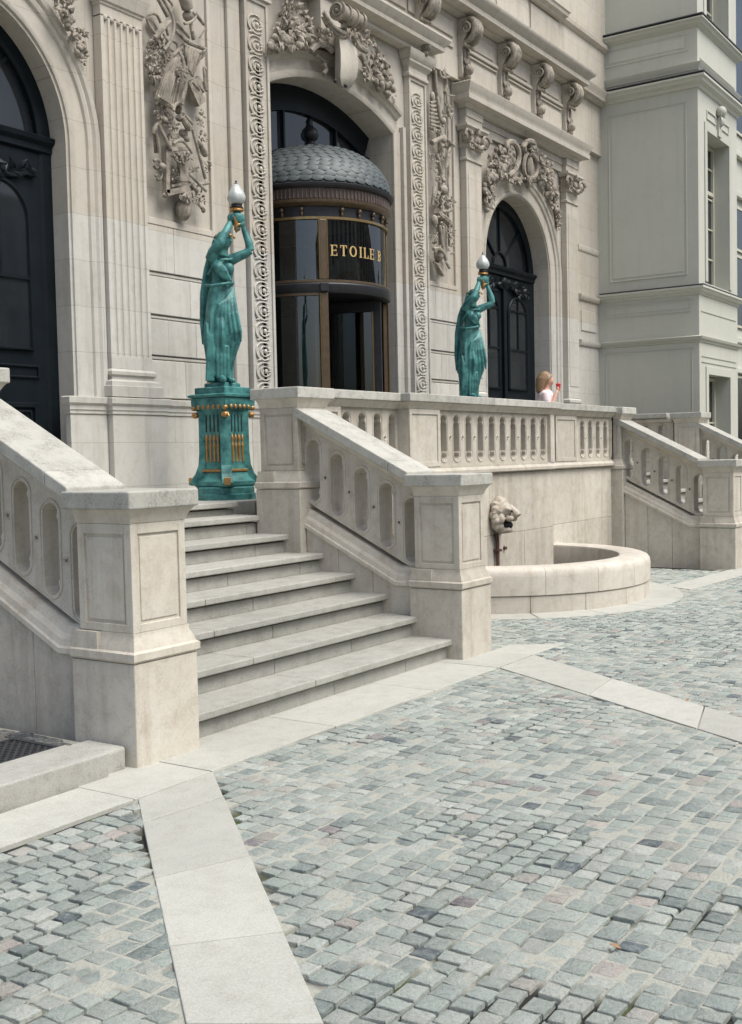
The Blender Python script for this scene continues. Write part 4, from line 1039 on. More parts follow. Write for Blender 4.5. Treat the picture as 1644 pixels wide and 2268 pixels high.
# fruit swags around the keystone of the entrance
A = Carve(587.1, 0, .2021, W0)
A.fruit(300,450,230,90,46,44,.05).leaves(280,360,230,130,70,110,.04).leaves(250,190,100,120,26,110,.03).bar(250,80,300,380,24,.03).leaves(300,90,90,70,16,100).leaves(450,200,60,90,14,100)
A.fruit(110,520,80,40,10,36,.05).path([(500,560),(570,480),(650,460),(740,560)], 34, .10).path([(560,600),(600,640),(680,690)], 24, .06).path([(640,700),(690,760),(640,810)], 26, .08).leaves(600,420,70,90,18,100,.06)
A.done('fruit_swag')
A = Carve(587.1, 0, .2021, W0)
A.fruit(1290,860,90,150,30,44,.05).leaves(1250,740,110,120,36,100,.04).fruit(1370,990,50,80,10,36,.04).leaves(1180,580,80,90,20,90,.05).path([(1040,600),(1100,700),(1160,800),(1120,880)], 28, .07).leaves(1100,800,70,90,16,90,.04).leaves(1410,1070,20,60,6,60)
A.done('fruit_swag')
ks = thing_part('keystone', fa)
# shield-shaped keystone, bellied forward, with rolled top
A = Carve(587.1, 0, .2021, W0)
def ksec(y_, xl, xr, d): return [A.p(xl,y_,-.01), A.p(xl,y_,d*.7), A.p(xl*.75+xr*.25,y_,d), A.p(xl*.25+xr*.75,y_,d), A.p(xr,y_,d*.7), A.p(xr,y_,-.01)]
mb = MB().loft([ksec(300,790,900,.16), ksec(430,770,950,.17), ksec(560,770,1010,.18), ksec(700,768,1025,.185), ksec(840,765,1010,.175), ksec(930,800,960,.15), ksec(965,860,905,.12)])
ob('shield', mb, 'limestone', ks, smooth=40)
e0, e1 = A.p(790,110,.20), A.p(1010,210,.20); e1 = Vector((e0.x+.46, e0.y, e0.z)); rad = .105
mb = MB()
for k, (a, b_, r_) in enumerate(((0,.06,1.05),(.06,.30,.86),(.30,.36,1.05),(.36,.62,.92),(.62,.68,1.08),(.68,.92,.86),(.92,1,1.05))):
    mb.tube([e0.lerp(e1,a), e0.lerp(e1,b_)], rad*r_, 20)
ob('scroll_roll', mb, 'relief', ks, smooth=40)
for e, sx in ((e0, -1), (e1, 1)):
    ob('spiral', MB().spiral(e+Vector((sx*.012,0,0)), (0,1,0), (0,0,1), rad*.8, 2.2, .014, sgn=1).ball(e+Vector((sx*.01,0,0)), .025, 8, 6), 'relief', ks, smooth=50)
ob('back_block', MB().box(e0.x+.03, e1.x-.03, 7.86, W0, 6.45, 6.93), 'wall', ks)
A = Carve(587.1, 0, .2021, W0)
A.path([(640,170),(680,270),(760,370),(850,410),(910,380)], 30, .17).path([(640,130),(720,260),(800,330),(880,370)], 22, .19).fruit(760,360,110,50,14,26,.16)
A.path([(950,380),(990,450),(1050,540),(1110,560)], 34, .12).fruit(1010,440,60,70,10,28,.13).leaves(1080,430,60,90,12,90,.08).leaves(950,290,130,60,16,80,.16)
A.blob(930,350,40,60,.1)
ob('garland', A.mb, 'relief', ks, smooth=50)
for x, y_ in ((770,885),(885,940)): ob('bolt', MB().ball(A.p(x,y_,.16), .022, 8, 6), 'iron', ks, smooth=60)
# scrollwork over the right door
A = Carve(1008.1, 221.6, .1887, W0)
A.path([(640,520),(560,680),(480,840),(410,1000),(375,1260)], 40, .012).path([(520,600),(600,700),(520,800),(470,960),(420,1120)], 34, .012).path([(610,560),(600,500),(660,470),(730,520),(760,640),(740,760),(690,850),(620,890)], 34, .07).fruit(580,640,110,120,26,40,.04).fruit(520,780,110,80,24,38,.04)
A.fruit(460,900,110,70,22,38,.04).leaves(520,740,160,170,50,90,.04).fruit(410,1030,70,90,18,36,.03).leaves(400,1120,60,160,34,80,.03).fruit(380,1230,30,60,8,30,.03)
for x, y_, r_ in ((650,520,50),(540,590,46),(640,740,46),(500,800,46),(410,940,56),(440,1050,46),(550,880,44)): A.mb.spiral(A.p(x,y_,.07), (1,0,0), (0,0,1), A.m(r_), 1.8, A.m(15))
A.done('foliage_scroll')
A = Carve(1008.1, 221.6, .1887, W0)
A.bar(875,480,875,1010,40,.02).bar(700,940,960,945,30,.02).blob(880,780,70,140,.06,.05).path([(830,640),(790,780),(820,900),(880,930),(960,900),(970,780),(930,650),(880,620),(830,640)], 30, .07)
A.path([(800,560),(820,490),(880,470),(930,500),(940,560),(900,570)], 34, .09).blob(870,520,50,46,.07).leaves(880,590,90,40,12,80,.07).leaves(990,690,50,60,10,80,.06)
A.fruit(780,950,130,40,12,34,.05).flower(870,950,60,.09).bar(860,930,860,1020,34,.06).leaves(720,930,110,50,16,80,.05)
A.done('cartouche')
A = Carve(1008.1, 221.6, .1887, W0)
A.path([(1040,790),(1080,1000),(1150,1150),(1200,1300),(1215,1490)], 34, .012).fruit(1060,900,80,110,20,40,.04).leaves(1050,880,90,140,40,90,.04).flower(1090,850,60,.07).fruit(1110,1060,60,80,14,36,.03).leaves(1140,1130,60,130,30,80,.03).fruit(1190,1270,36,80,12,32,.03).leaves(1210,1400,26,120,24,60,.02)
A.done('foliage_scroll')
# foliage at the left arch
A = Carve(0, 0, .1415, W0)
A.leaves(1000,150,150,160,44,130,.04).fruit(1080,350,90,90,12,60,.04).leaves(1180,560,140,120,34,120,.03).fruit(1280,780,80,120,26,44,.03).leaves(1310,900,50,130,16,70,.02).leaves(950,-80,150,120,26,130,.04)
A.done('foliage_scroll')
# ================================================================== side doors
def arch_fill(cx, cz, r, y, z0, n=24):
    """flat pane filling a semicircular head down to z0"""
    vs = [(cx-r, y, z0), (cx+r, y, z0)] + [(cx+r*math.cos(math.pi*i/n), y, cz+r*math.sin(math.pi*i/n)) for i in range(n+1)]
    vs2 = [(a, y+.012, c) for a, _, c in vs]; k = len(vs)
    f = [0, 1] + list(range(2, k))
    mb = MB(); mb.v = vs + vs2; mb.f = [tuple(f), tuple(i+k for i in f[::-1])]
    return mb
def frame(mb, x0, x1, z0, z1, y, wd, dep):
    mb.box(x0, x0+wd, y-dep, y+.01, z0, z1).box(x1-wd, x1, y-dep, y+.01, z0, z1).box(x0+wd, x1-wd, y-dep, y+.01, z0, z0+wd).box(x0+wd, x1-wd, y-dep, y+.01, z1-wd, z1)
def side_door(cx, cz, r, label, glazed, depth):
    d = thing('double_door', (cx, W0+depth, TZ), label, 'door', 'black double doors in the arched side portals')
    y = W0 + depth
    # frame lining the arch
    prof = [(0.0, -depth+.02), (0.0, -depth-.10), (-.13, -depth-.10), (-.13, -depth-.0), (-.10, -depth+.02)]
    ob('door_frame', archivolt(cx, cz, r-.002, [(o_, dd) for o_, dd in prof], TZ), 'black', d, smooth=30)
    ob('transom', MB().sweep([(0,cz-.10),(.03,cz-.08),(.03,cz-.03),(.07,cz),(.08,cz+.04),(.05,cz+.055),(.0,cz+.07),(-.06,cz+.07),(-.06,cz-.10)], [(cx-r+.005, y-.01), (cx+r-.005, y-.01)]), 'black', d, smooth=35)
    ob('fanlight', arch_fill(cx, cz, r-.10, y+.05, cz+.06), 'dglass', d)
    mb = MB()
    for k in range(1, 4):
        a = math.pi*k/4; c, s_ = math.cos(a), math.sin(a)
        mb.obox((cx+c*.22, y+.035, cz+.07+s_*.22), (cx+c*(r-.1), y+.035, cz+s_*(r-.1)), Vector((-s_, 0, c))*.016, (0, .014, 0))
    mb.tube([(cx+.22*math.cos(math.pi*k/12), y+.035, cz+.07+.22*math.sin(math.pi*k/12)) for k in range(13)], .018, 6)
    ob('glazing_bars', mb, 'black', d, smooth=40)
    # carved crest under the transom
    mb = MB(); q = random.Random(int(cx*7))
    for k in range(26):
        t = k/25*2-1; z = cz-.20-.10*abs(t)+.03*math.sin(k*1.9); a = q.uniform(0, 6.28)
        mb.petal((cx+t*(r-.25), y-.03, z), (math.cos(a), -.4, math.sin(a)), Wp, .13, .035, .03)
    mb.tube([(cx+(r-.2)*(t/8.-1), y-.035, cz-.24-.12*abs(t/8.-1)+.05*math.cos(t*1.2)) for t in range(17)], .022, 6)
    mb.ball((cx, y-.05, cz-.20), (.11, .05, .09), 10, 8); ob('carved_crest', mb, 'black', d, smooth=50)
    for sx in (-1, 1):
        x0, x1 = sorted((cx+sx*.012, cx+sx*(r-.13))); z0, z1 = TZ+.01, cz-.10
        lf = ob('door_leaf', MB().box(x0, x1, y-.005, y+.05, z0, z1), 'black', d, bevel=.004)
        mb = MB(); m_ = .12
        frame(mb, x0+m_, x1-m_, z0+.14, z0+.92, y-.005, .045, .028); frame(mb, x0+m_+.07, x1-m_-.07, z0+.21, z0+.85, y-.005, .02, .018)
        frame(mb, x0+m_-.03, x1-m_+.03, z0+1.14, z0+1.26, y-.005, .02, .02)
        ob('panel_moulding', mb, 'black', lf, bevel=.006)
        gx0, gx1 = x0+m_+.04, x1-m_-.04; gz0, gz1 = z0+1.40, z1-.62; gc = (gx0+gx1)/2; gr_ = (gx1-gx0)/2
        ob('pane', arch_fill(gc, gz1, gr_, y-.016, gz0, 16), 'dglass', lf)
        mb = MB(); pts = [(gx0, y-.02, gz0)] + [(gc-gr_*math.cos(math.pi*k/14), y-.02, gz1+gr_*math.sin(math.pi*k/14)) for k in range(15)] + [(gx1, y-.02, gz0), (gx0, y-.02, gz0)]
        mb.tube(pts, .024, 6); mb.box(gx0, gx1, y-.035, y-.014, gz0+.62, gz0+.65).box(gc-.014, gc+.014, y-.034, y-.014, gz0+.62, gz1+gr_)
        if glazed: mb.box(gx0, gx1, y-.035, y-.014, gz0+1.25, gz0+1.28)
        ob('glazing_bars', mb, 'black', lf, smooth=40)
        mb = MB()
        for k in range(12):
            a = q.uniform(0, 6.28); mb.petal((gc+q.uniform(-.2,.2), y-.02, gz1+gr_+.08+q.uniform(-.05,.10)), (math.cos(a), -.4, math.sin(a)), Wp, .12, .03, .03)
        ob('carving', mb, 'black', lf, smooth=50)
    ob('astragal', MB().box(cx-.045, cx+.045, y-.055, y-.004, TZ+.01, cz-.11), 'black', d, bevel=.015, seg=3)
    ob('knob', MB().ball((cx+.14, y-.075, TZ+1.02), .042, 12, 10).tube([(cx+.14, y-.02, TZ+1.02), (cx+.14, y-.06, TZ+1.02)], .018, 8), 'brass', d, smooth=60)
    ob('backing', MB().box(cx-r-.05, cx+r+.05, y+.09, y+.14, TZ-.02, cz+r+.05), 'black', d)
    ob('threshold', MB().box(cx-r+.01, cx+r-.01, W0-.05, y+.05, TZ+.002, TZ+.012), 'granite', d)
    return d
side_door(LCX, LCZ, LR, 'tall black double door at the left edge under a stone arch', False, .22)
side_door(RCX, RCZ, RR_, 'black arched double door behind the far statue, with glazed leaves', True, .30)

# ================================================================== entrance hall and revolving door
VC = Vector((11.36, 8.42, 0)); VR = .90
hall = thing('entrance_hall', (11.3, 10.5, TZ), 'dark interior of the entrance hall seen through the glass doors', 'hall')
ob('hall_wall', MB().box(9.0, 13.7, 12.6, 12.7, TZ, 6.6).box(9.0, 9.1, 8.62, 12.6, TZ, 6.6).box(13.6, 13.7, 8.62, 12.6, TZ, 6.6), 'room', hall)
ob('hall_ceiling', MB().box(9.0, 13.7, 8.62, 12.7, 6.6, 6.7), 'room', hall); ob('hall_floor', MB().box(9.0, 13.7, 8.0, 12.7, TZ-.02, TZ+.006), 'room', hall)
mb = MB()
for k in range(7):
    mb.box(9.5+k*.6, 9.53+k*.6, 12.5, 12.6, TZ+.2, TZ+2.8)
ob('hall_panelling', mb, 'bronze', hall); 
mb = MB()
for k in range(9): mb.tube([(10.0+k*.33, 11.9, TZ+2.2), (10.0+k*.33, 11.9, TZ+2.45)], .05, 8)
ob('hall_screen', MB().box(9.8, 12.9, 11.95, 12.0, TZ+2.1, TZ+2.5), 'globe', hall)
rd = thing('revolving_door', (VC.x, VC.y, TZ), 'round bronze and glass revolving door with a scaled zinc dome in the central arch', 'revolving door')
def cyl(a, r=VR, z=0): return Vector((VC.x+r*math.cos(R(a)), VC.y+r*math.sin(R(a)), z))
def band(name, prof, m_, a0=0, a1=360, n=72, smooth=30):
    mb = MB()
    if a1-a0 == 360: 
        rings = [[cyl(360*j/n, r_, z) for r_, z in prof] for j in range(n)]; rings.append(rings[0]); mb.loft(rings, cap=False)
    else: mb.loft([[cyl(a0+(a1-a0)*j/n, r_, z) for r_, z in prof] for j in range(n+1)])
    return ob(name, mb, m_, rd, smooth=smooth)
band('transom_ring', [(VR-.05,3.50),(VR+.03,3.50),(VR+.045,3.53),(VR+.045,3.60),(VR+.03,3.62),(VR-.05,3.62)], 'iron')
band('transom_trim', [(VR-.03,3.622),(VR+.035,3.622),(VR+.035,3.65),(VR-.03,3.65)], 'bronze'); band('transom_trim', [(VR-.02,3.47),(VR+.028,3.47),(VR+.028,3.498),(VR-.02,3.498)], 'bronze', 136, 224, 24)
band('head_trim', [(VR-.03,4.345),(VR+.03,4.345),(VR+.03,4.375),(VR-.03,4.375)], 'brass'); band('head_ring', [(VR-.06,4.377),(VR+.0,4.377),(VR+.0,4.50),(VR-.06,4.50)], 'iron')
band('cornice_moulding', [(VR-.05,4.50),(VR+.02,4.50),(VR+.075,4.535),(VR+.08,4.56),(VR+.05,4.575),(VR-.05,4.575)], 'bronze')
band('frieze', [(VR-.05,4.577),(VR+.045,4.577),(VR+.055,4.70),(VR-.05,4.70)], 'wood')
me = None
for k in range(120):         # fluting of the frieze
    a = k*3
    if me is None:
        o = ob('flute', MB().tube([(0,0,-.055),(0,0,.055)], .013, 6), 'wood', rd, smooth=60); me = o.data
    else: o = link(bpy.data.objects.new('flute', me), rd)
    o.matrix_basis = Matrix.Translation(cyl(a, VR+.052, 4.638))
band('brim', [(VR-.05,4.70),(VR+.085,4.70),(VR+.11,4.72),(VR+.115,4.745),(VR+.09,4.76),(VR-.05,4.775)], 'iron')
for a in range(-136+0, 224, 15):
    if (a+136) % 90 == 0: continue
    ob('bracket', MB().ball(cyl(a, VR+.02, 4.46), (.028,.028,.03), 8, 6).ball(cyl(a, VR+.012, 4.41), (.018,.018,.035), 8, 6), 'bronze', rd, smooth=60)
for a in (-136, -44, 46, 136):
    e = cyl(a, 1)-cyl(a, 0); t = Vector((-e.y, e.x, 0))
    ob('post', MB().obox(cyl(a, VR, TZ+.01), cyl(a, VR, 3.50), t*.045, e*.04).obox(cyl(a, VR, 3.65), cyl(a, VR, 4.345), t*.045, e*.035), 'bronze', rd, bevel=.01)
    ob('post_bead', MB().tube([cyl(a-2.9, VR+.028, TZ+.01), cyl(a-2.9, VR+.028, 3.49)], .011, 6).tube([cyl(a+2.9, VR+.028, 3.66), cyl(a+2.9, VR+.028, 4.34)], .011, 6).tube([cyl(a-2.9, VR+.028, 3.66), cyl(a-2.9, VR+.028, 4.34)], .011, 6), 'brass', rd, smooth=60)
    ob('post_block', MB().obox(cyl(a, VR+.02, 3.51), cyl(a, VR+.02, 3.61), t*.05, e*.045), 'iron', rd, bevel=.008)
def curved_pane(name, a0, a1, z0, z1, n=20):
    mb = MB().loft([[cyl(a0+(a1-a0)*j/n, VR-.006, z0), cyl(a0+(a1-a0)*j/n, VR+.000, z0), cyl(a0+(a1-a0)*j/n, VR+.000, z1), cyl(a0+(a1-a0)*j/n, VR-.006, z1)] for j in range(n+1)])
    return ob(name, mb, 'glass', rd, smooth=40)
for a in (-133, -41, 49, 139): curved_pane('upper_pane', a, a+86, 3.652, 4.343)
curved_pane('side_pane', 139, 221, TZ+.02, 3.468); curved_pane('side_pane', -41, 43, TZ+.02, 3.468)
mb = MB()                      # vertical bars behind the upper glass
for k in range(30): 
    a = -133 + k*9.4
    mb.tube([cyl(a, VR-.05, 3.65), cyl(a, VR-.05, 4.345)], .009, 6)
ob('upper_bars', mb, 'bronze', rd, smooth=50)
ob('ceiling', MB().lathe([(VR-.05,3.52),(VR-.05,3.56),(.02,3.56),(.02,3.52)], VC, 40), 'iron', rd)
# four glazed leaves about a centre post
ob('centre_post', MB().tube([VC+Vector((0,0,TZ+.01)), VC+Vector((0,0,3.51))], .045, 12), 'brass', rd, smooth=60)
for k in range(4):
    a = 20 + 90*k; e = Vector((math.cos(R(a)), math.sin(R(a)), 0)); t = Vector((-e.y, e.x, 0))
    lf = thing_part('leaf', rd); U = Vector((0,0,1))
    def bar(n_, r0, r1, z0, z1, m_, th=.022): return ob(n_, MB().obox(VC+e*((r0+r1)/2)+U*z0, VC+e*((r0+r1)/2)+U*z1, t*th, e*(r1-r0)/2), m_, lf, bevel=.004)
    bar('stile', .05, .13, TZ+.03, 3.48, 'iron'); bar('stile', .76, .85, TZ+.03, 3.48, 'iron'); bar('rail', .131, .759, TZ+.03, TZ+.28, 'iron'); bar('rail', .131, .759, 3.36, 3.48, 'iron'); bar('trim', .735, .758, TZ+.281, 3.359, 'brass', .024)
    bar('pane', .132, .734, TZ+.282, 3.358, 'glass', .004); bar('push_bar', .15, .73, TZ+1.0, TZ+1.04, 'brass', .05)
# dome of overlapping scales
dome = thing_part('dome', rd)
def dz(t):                     # radius and height of the dome, t = 0 rim .. 1 top
    a = t*math.pi/2; r_ = (VR+.06)*math.cos(a)**0.86; return r_, 4.765 + .60*math.sin(a)**1.05
ob('dome_shell', MB().lathe([dz(k/20)[0:2] if k < 20 else (0.02, 5.365) for k in range(21)], VC, 48), 'zinc', dome, smooth=60)
rows = 13; hid = MB()
for i in range(rows):
    t0, t1 = i/rows*.90, (i+1.75)/rows*.90
    n_ = max(12, int(44*math.cos(t0*math.pi/2)**.7))
    r0, z0 = dz(t0); r1, z1 = dz(min(t1, .985)); rm, zm = dz((t0+t1)/2)
    aw = math.pi/n_*1.04
    def pt(ax, f, lift):       # ax = -1..1 across, f = 0 lower tip .. 1 top
        q = dz(min(t0+(t1-t0)*f, .985)); return Vector(((q[0]+lift)*math.cos(ax*aw), (q[0]+lift)*math.sin(ax*aw), q[1]+lift*.5))
    out = [(0,0),(.5,.07),(.85,.22),(1,.42),(.98,1),(-.98,1),(-1,.42),(-.85,.22),(-.5,.07)]
    top = [pt(a_, f, .019-.014*f) for a_, f in out]; bot = [pt(a_, f, -.004) for a_, f in out]; ctr = pt(0, .45, .026)
    mb = MB(); mb.v = [tuple(p) for p in top+bot+[ctr]]; k_ = len(out)
    mb.f = [(j, (j+1) % k_, 2*k_) for j in range(k_)] + [(k_+j, k_+(j+1) % k_, (j+1) % k_, j) for j in range(k_)]
    me = None
    for j in range(n_):
        ang = 2*math.pi*(j+.5*(i % 2))/n_
        if math.cos(ang - math.atan2(-VC.y, -VC.x)) < -.12:      # far side of the dome
            rt = Matrix.Translation(VC) @ Matrix.Rotation(ang, 4, 'Z'); hid.add([rt @ Vector(q) for q in mb.v], mb.f); continue
        if me is None: o = ob('roof_scale', mb, 'zinc', dome, smooth=25); me = o.data
        else: o = link(bpy.data.objects.new('roof_scale', me), dome)
        o.matrix_basis = Matrix.Translation(VC) @ Matrix.Rotation(ang, 4, 'Z')
ob('roof_scales', hid, 'zinc', dome, smooth=25, kind='stuff')
ob('finial', MB().lathe([(.30,5.30),(.20,5.345),(.13,5.385),(.07,5.44),(.05,5.48),(.09,5.51),(.105,5.56),(.085,5.62),(.05,5.65),(.03,5.69),(.04,5.72),(.02,5.76),(.002,5.80)], VC, 20), 'iron', dome, smooth=50)
# gilt letters on the upper glass
def stroke(mb, s0, z0, s1, z1, wd):
    """straight bar in (arc length, z)"""
    d = Vector((s1-s0, z1-z0)); n_ = Vector((-d.y, d.x)).normalized()*wd/2; k = max(1, int(d.length/.02))
    for i in range(k):
        a = Vector((s0,z0))+d*i/k; b_ = Vector((s0,z0))+d*(i+1)/k
        vs = [(a+n_),(b_+n_),(b_-n_),(a-n_)]
        P = [cyl(T0 + math.degrees(q.x/VR), VR+.002, q.y) for q in vs] + [cyl(T0 + math.degrees(q.x/VR), VR+.008, q.y) for q in vs]
        mb.add(P, [(0,1,2,3),(7,6,5,4),(0,4,5,1),(1,5,6,2),(2,6,7,3),(3,7,4,0)])
def letter(ch, s, z, h):
    mb = MB(); tk, th = h*.165, h*.075; w_ = h*.62
    if ch in 'ELB':
        stroke(mb, s+tk*.7, z, s+tk*.7, z+h, tk); stroke(mb, s-.008, z+th/2, s+tk*1.5, z+th/2, th); stroke(mb, s-.008, z+h-th/2, s+tk*1.5, z+h-th/2, th)
    if ch == 'E':
        for zz, l in ((th/2, w_), (h/2, w_*.8), (h-th/2, w_)): stroke(mb, s+tk, z+zz, s+l, z+zz, th)
        stroke(mb, s+w_-.006, z, s+w_-.006, z+h*.26, th*.9); stroke(mb, s+w_-.006, z+h*.76, s+w_-.006, z+h, th*.9); stroke(mb, s+w_*.8, z+h*.38, s+w_*.8, z+h*.62, th*.8)
    if ch == 'L': stroke(mb, s+tk, z+th/2, s+w_, z+th/2, th); stroke(mb, s+w_-.006, z, s+w_-.006, z+h*.3, th*.9)
    if ch == 'T':
        c = s+w_*.55; stroke(mb, c, z, c, z+h, tk); stroke(mb, s, z+h-th/2, s+w_*1.1, z+h-th/2, th); stroke(mb, c-tk*.9, z+th/2, c+tk*.9, z+th/2, th)
        stroke(mb, s+.005, z+h*.74, s+.005, z+h, th*.9); stroke(mb, s+w_*1.1-.005, z+h*.74, s+w_*1.1-.005, z+h, th*.9)
    if ch == 'I':
        c = s+tk*.9; stroke(mb, c, z, c, z+h, tk); stroke(mb, c-tk, z+th/2, c+tk, z+th/2, th); stroke(mb, c-tk, z+h-th/2, c+tk, z+h-th/2, th)
    if ch == 'O':
        c = s+w_*.62; k = 22
        for i in range(k):
            a, b_ = 2*math.pi*i/k, 2*math.pi*(i+1.15)/k; wd = th + (tk-th)*abs(math.cos((a+b_)/2))
            stroke(mb, c+math.cos(a)*w_*.52, z+h/2+math.sin(a)*(h/2-th/2), c+math.cos(b_)*w_*.52, z+h/2+math.sin(b_)*(h/2-th/2), wd)
    if ch == 'B':
        for c0, hh in ((.27, .24), (.74, .22)):
            k = 10
            for i in range(k):
                a, b_ = -math.pi/2+math.pi*i/k, -math.pi/2+math.pi*(i+1.15)/k; wd = th + (tk-th)*abs(math.cos((a+b_)/2))
                stroke(mb, s+tk*1.2+math.cos(a)*w_*.5, z+h*c0+math.sin(a)*h*hh, s+tk*1.2+math.cos(b_)*w_*.5, z+h*c0+math.sin(b_)*h*hh, wd)
    return ob('letter', mb, 'letter', rd)
T0 = -132.0; s_ = .03
for ch, adv in (('E', .135), ('T', .145), ('O', .165), ('I', .085), ('L', .125), ('E', .20), ('B', .13)):
    letter(ch, s_, 3.93, .125); s_ += adv*.84
# dark screen wall and fanlight of the central arch
sc = thing('arch_screen', (DCX, W0+.42, TZ), 'dark metal and glass screen filling the central arch around the revolving door', 'screen')
ys = W0+.34
mb = MB()
RRa = (DR*DR+DRISE*DRISE)/(2*DRISE); hA = math.asin(DR/RRa); n_ = 24; rings = []
for i in range(n_+1):
    a = -hA+2*hA*i/n_; c, s2 = math.cos(a), math.sin(a)
    rings.append([(DCX+(RRa-o_)*s2, yy_, DCZ-(RRa-DRISE)+(RRa-o_)*c) for o_, yy_ in ((.0, ys), (.30, ys), (.30, ys+.10), (.0, ys+.10))])
mb.loft(rings); ob('arch_frame', mb, 'black', sc, smooth=30)
mb = MB()
for sx in (-1, 1):
    x0, x1 = sorted((DCX+sx*DR, DCX+sx*(DR-.24))); mb.box(x0+.001, x1-.001, ys, ys+.10, TZ+.01, DCZ-.25)
mb.box(DCX-DR+.24, DCX-.9, ys, ys+.08, TZ+.01, 4.6).box(DCX+.97, DCX+DR-.24, ys, ys+.08, TZ+.01, 4.6); ob('side_frame', mb, 'black', sc, bevel=.005)
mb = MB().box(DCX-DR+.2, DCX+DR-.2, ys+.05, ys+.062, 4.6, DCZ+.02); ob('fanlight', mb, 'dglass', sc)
for q in (-.55, .52): ob('glazing_bar', MB().box(DCX+q, DCX+q+.03, ys+.0, ys+.05, 4.6, 5.72), 'black', sc)

# ================================================================== grey wing at the right
XW, YW, XE = 19.55, 6.20, 21.86
wg = thing('wing_building', (20.7, 7.2, 0), 'plain grey-green painted wing with string courses and panels at the right', 'building')
wx0, wx1 = 20.02, 21.33; rec = .28
mb = MB()
mb.box(XW, wx0, YW, 9.5, 0, 12).box(wx1, XE, YW, 9.5, 0, 12)
for z0, z1 in ((2.92, 4.50), (7.16, 8.98), (11.2, 12)): mb.box(wx0+.001, wx1-.001, YW, 9.5, z0, z1)
ob('wall', mb, 'wing', wg)
def wing_window(z0, z1, tr):
    wd_ = thing_part('window', wg); y = YW+rec
    ob('pane', MB().box(wx0, wx1, y+.03, y+.04, z0, z1), 'dglass', wd_)
    mb = MB(); f = .06; frame(mb, wx0+.002, wx1-.002, z0+.002, z1-.002, y+.03, f, .05); c = (wx0+wx1)/2; mb.box(c-.04, c+.04, y-.02, y+.03, z0+f, z1-f)
    if tr: mb.box(wx0+f, wx1-f, y-.02, y+.03, tr, tr+.07)
    for zz in np.arange(z0+.55, z1-.3, .55): mb.box(wx0+f, wx1-f, y, y+.03, zz, zz+.03)
    ob('window_frame', mb, 'frame_white', wd_, bevel=.006)
    ob('surround', MB().box(wx0-.13, wx0-.0, YW-.02, YW-.001, z0, z1+.14).box(wx1, wx1+.13, YW-.02, YW-.001, z0, z1+.14).box(wx0, wx1, YW-.02, YW-.001, z1, z1+.14), 'wing', wd_, bevel=.006)
wing_window(4.52, 7.15, 6.25); wing_window(0.4, 2.90, 0); wing_window(9.0, 11.18, 0)
path = [(XW, 7.99), (XW, YW), (XE, YW), (XE, 9.4)]
def wstring(zb, pts, name='string_course', m_='wing'): return ob(name, MB().sweep([(d, zb+z) for d, z in pts]+[(-.05, zb+pts[-1][1]), (-.05, zb+pts[0][1])], path), m_, wg, smooth=32)
wstring(8.80, [(0,0),(.02,.01),(.04,.04),(.08,.06),(.10,.10),(.13,.115),(.13,.14),(0,.17)]); wstring(8.975, [(0,0),(.135,.0),(.135,.012),(0,.035)], 'flashing', 'wing_lead')
wstring(8.08, [(0,0),(.02,.01),(.03,.05),(.06,.08),(.08,.12),(0,.13)]); wstring(7.78, [(0,0),(.03,.01),(.05,.06),(.11,.09),(.13,.14),(.16,.155),(.16,.19),(0,.215)]); wstring(8.00, [(0,0),(.165,.0),(.165,.012),(0,.03)], 'flashing', 'wing_lead')
wstring(4.26, [(0,0),(.02,.01),(.03,.04),(.07,.06),(.09,.10),(.11,.11),(.11,.145),(0,.155)]); wstring(4.418, [(0,0),(.115,.0),(.115,.01),(0,.03)], 'flashing', 'wing_lead')
wstring(3.44, [(0,0),(.02,.01),(.03,.04),(.06,.06),(.075,.10),(0,.12)])
def wpanel(y0, y1, z0, z1):
    t = .016; mb = MB()
    mb.box(XW-.012, XW+.001, y0, y1, z0, z0+t).box(XW-.012, XW+.001, y0, y1, z1-t, z1).box(XW-.012, XW+.001, y0, y0+t, z0+t, z1-t).box(XW-.012, XW+.001, y1-t, y1, z0+t, z1-t)
    mb.box(XW-.007, XW+.001, y0+.06, y1-.06, z0+.06, z1-.06); ob('panel_moulding', mb, 'wing', wg, bevel=.003)
wpanel(6.40, 7.82, 4.62, 7.58); wpanel(6.36, 7.86, 8.44, 8.74); wpanel(6.34, 7.9, 3.98, 4.2); wpanel(6.32, 7.92, 1.6, 3.36)
mb = MB()
for z0, z1 in ((8.30, 8.32), (3.98, 4.0), (3.2, 3.22), (3.10, 3.115)): mb.box(XW+.12, XE-.12, YW-.012, YW+.001, z0, z1)
ob('front_fillets', mb, 'wing', wg)
mb = MB(); cxw = (wx0+wx1)/2
mb.ball((cxw, YW-.07, 7.62), (.11,.09,.10), 10, 8).ball((cxw, YW-.05, 7.45), (.08,.07,.10), 10, 8).box(cxw-.09, cxw+.09, YW-.05, YW-.001, 7.18, 7.45)
for k in range(6): mb.petal((cxw, YW-.06, 7.55), (math.cos(k), -.3, math.sin(k)), Wp, .16, .04, .03)
ob('keystone', mb, 'wing', wg, smooth=50)
mb = MB(); frame(mb, wx0+.0, cxw-.14, 7.36, 7.52, YW-.001, .02, .02); frame(mb, cxw+.14, wx1, 7.36, 7.52, YW-.001, .02, .02); ob('lintel_panel', mb, 'wing', wg, bevel=.004)
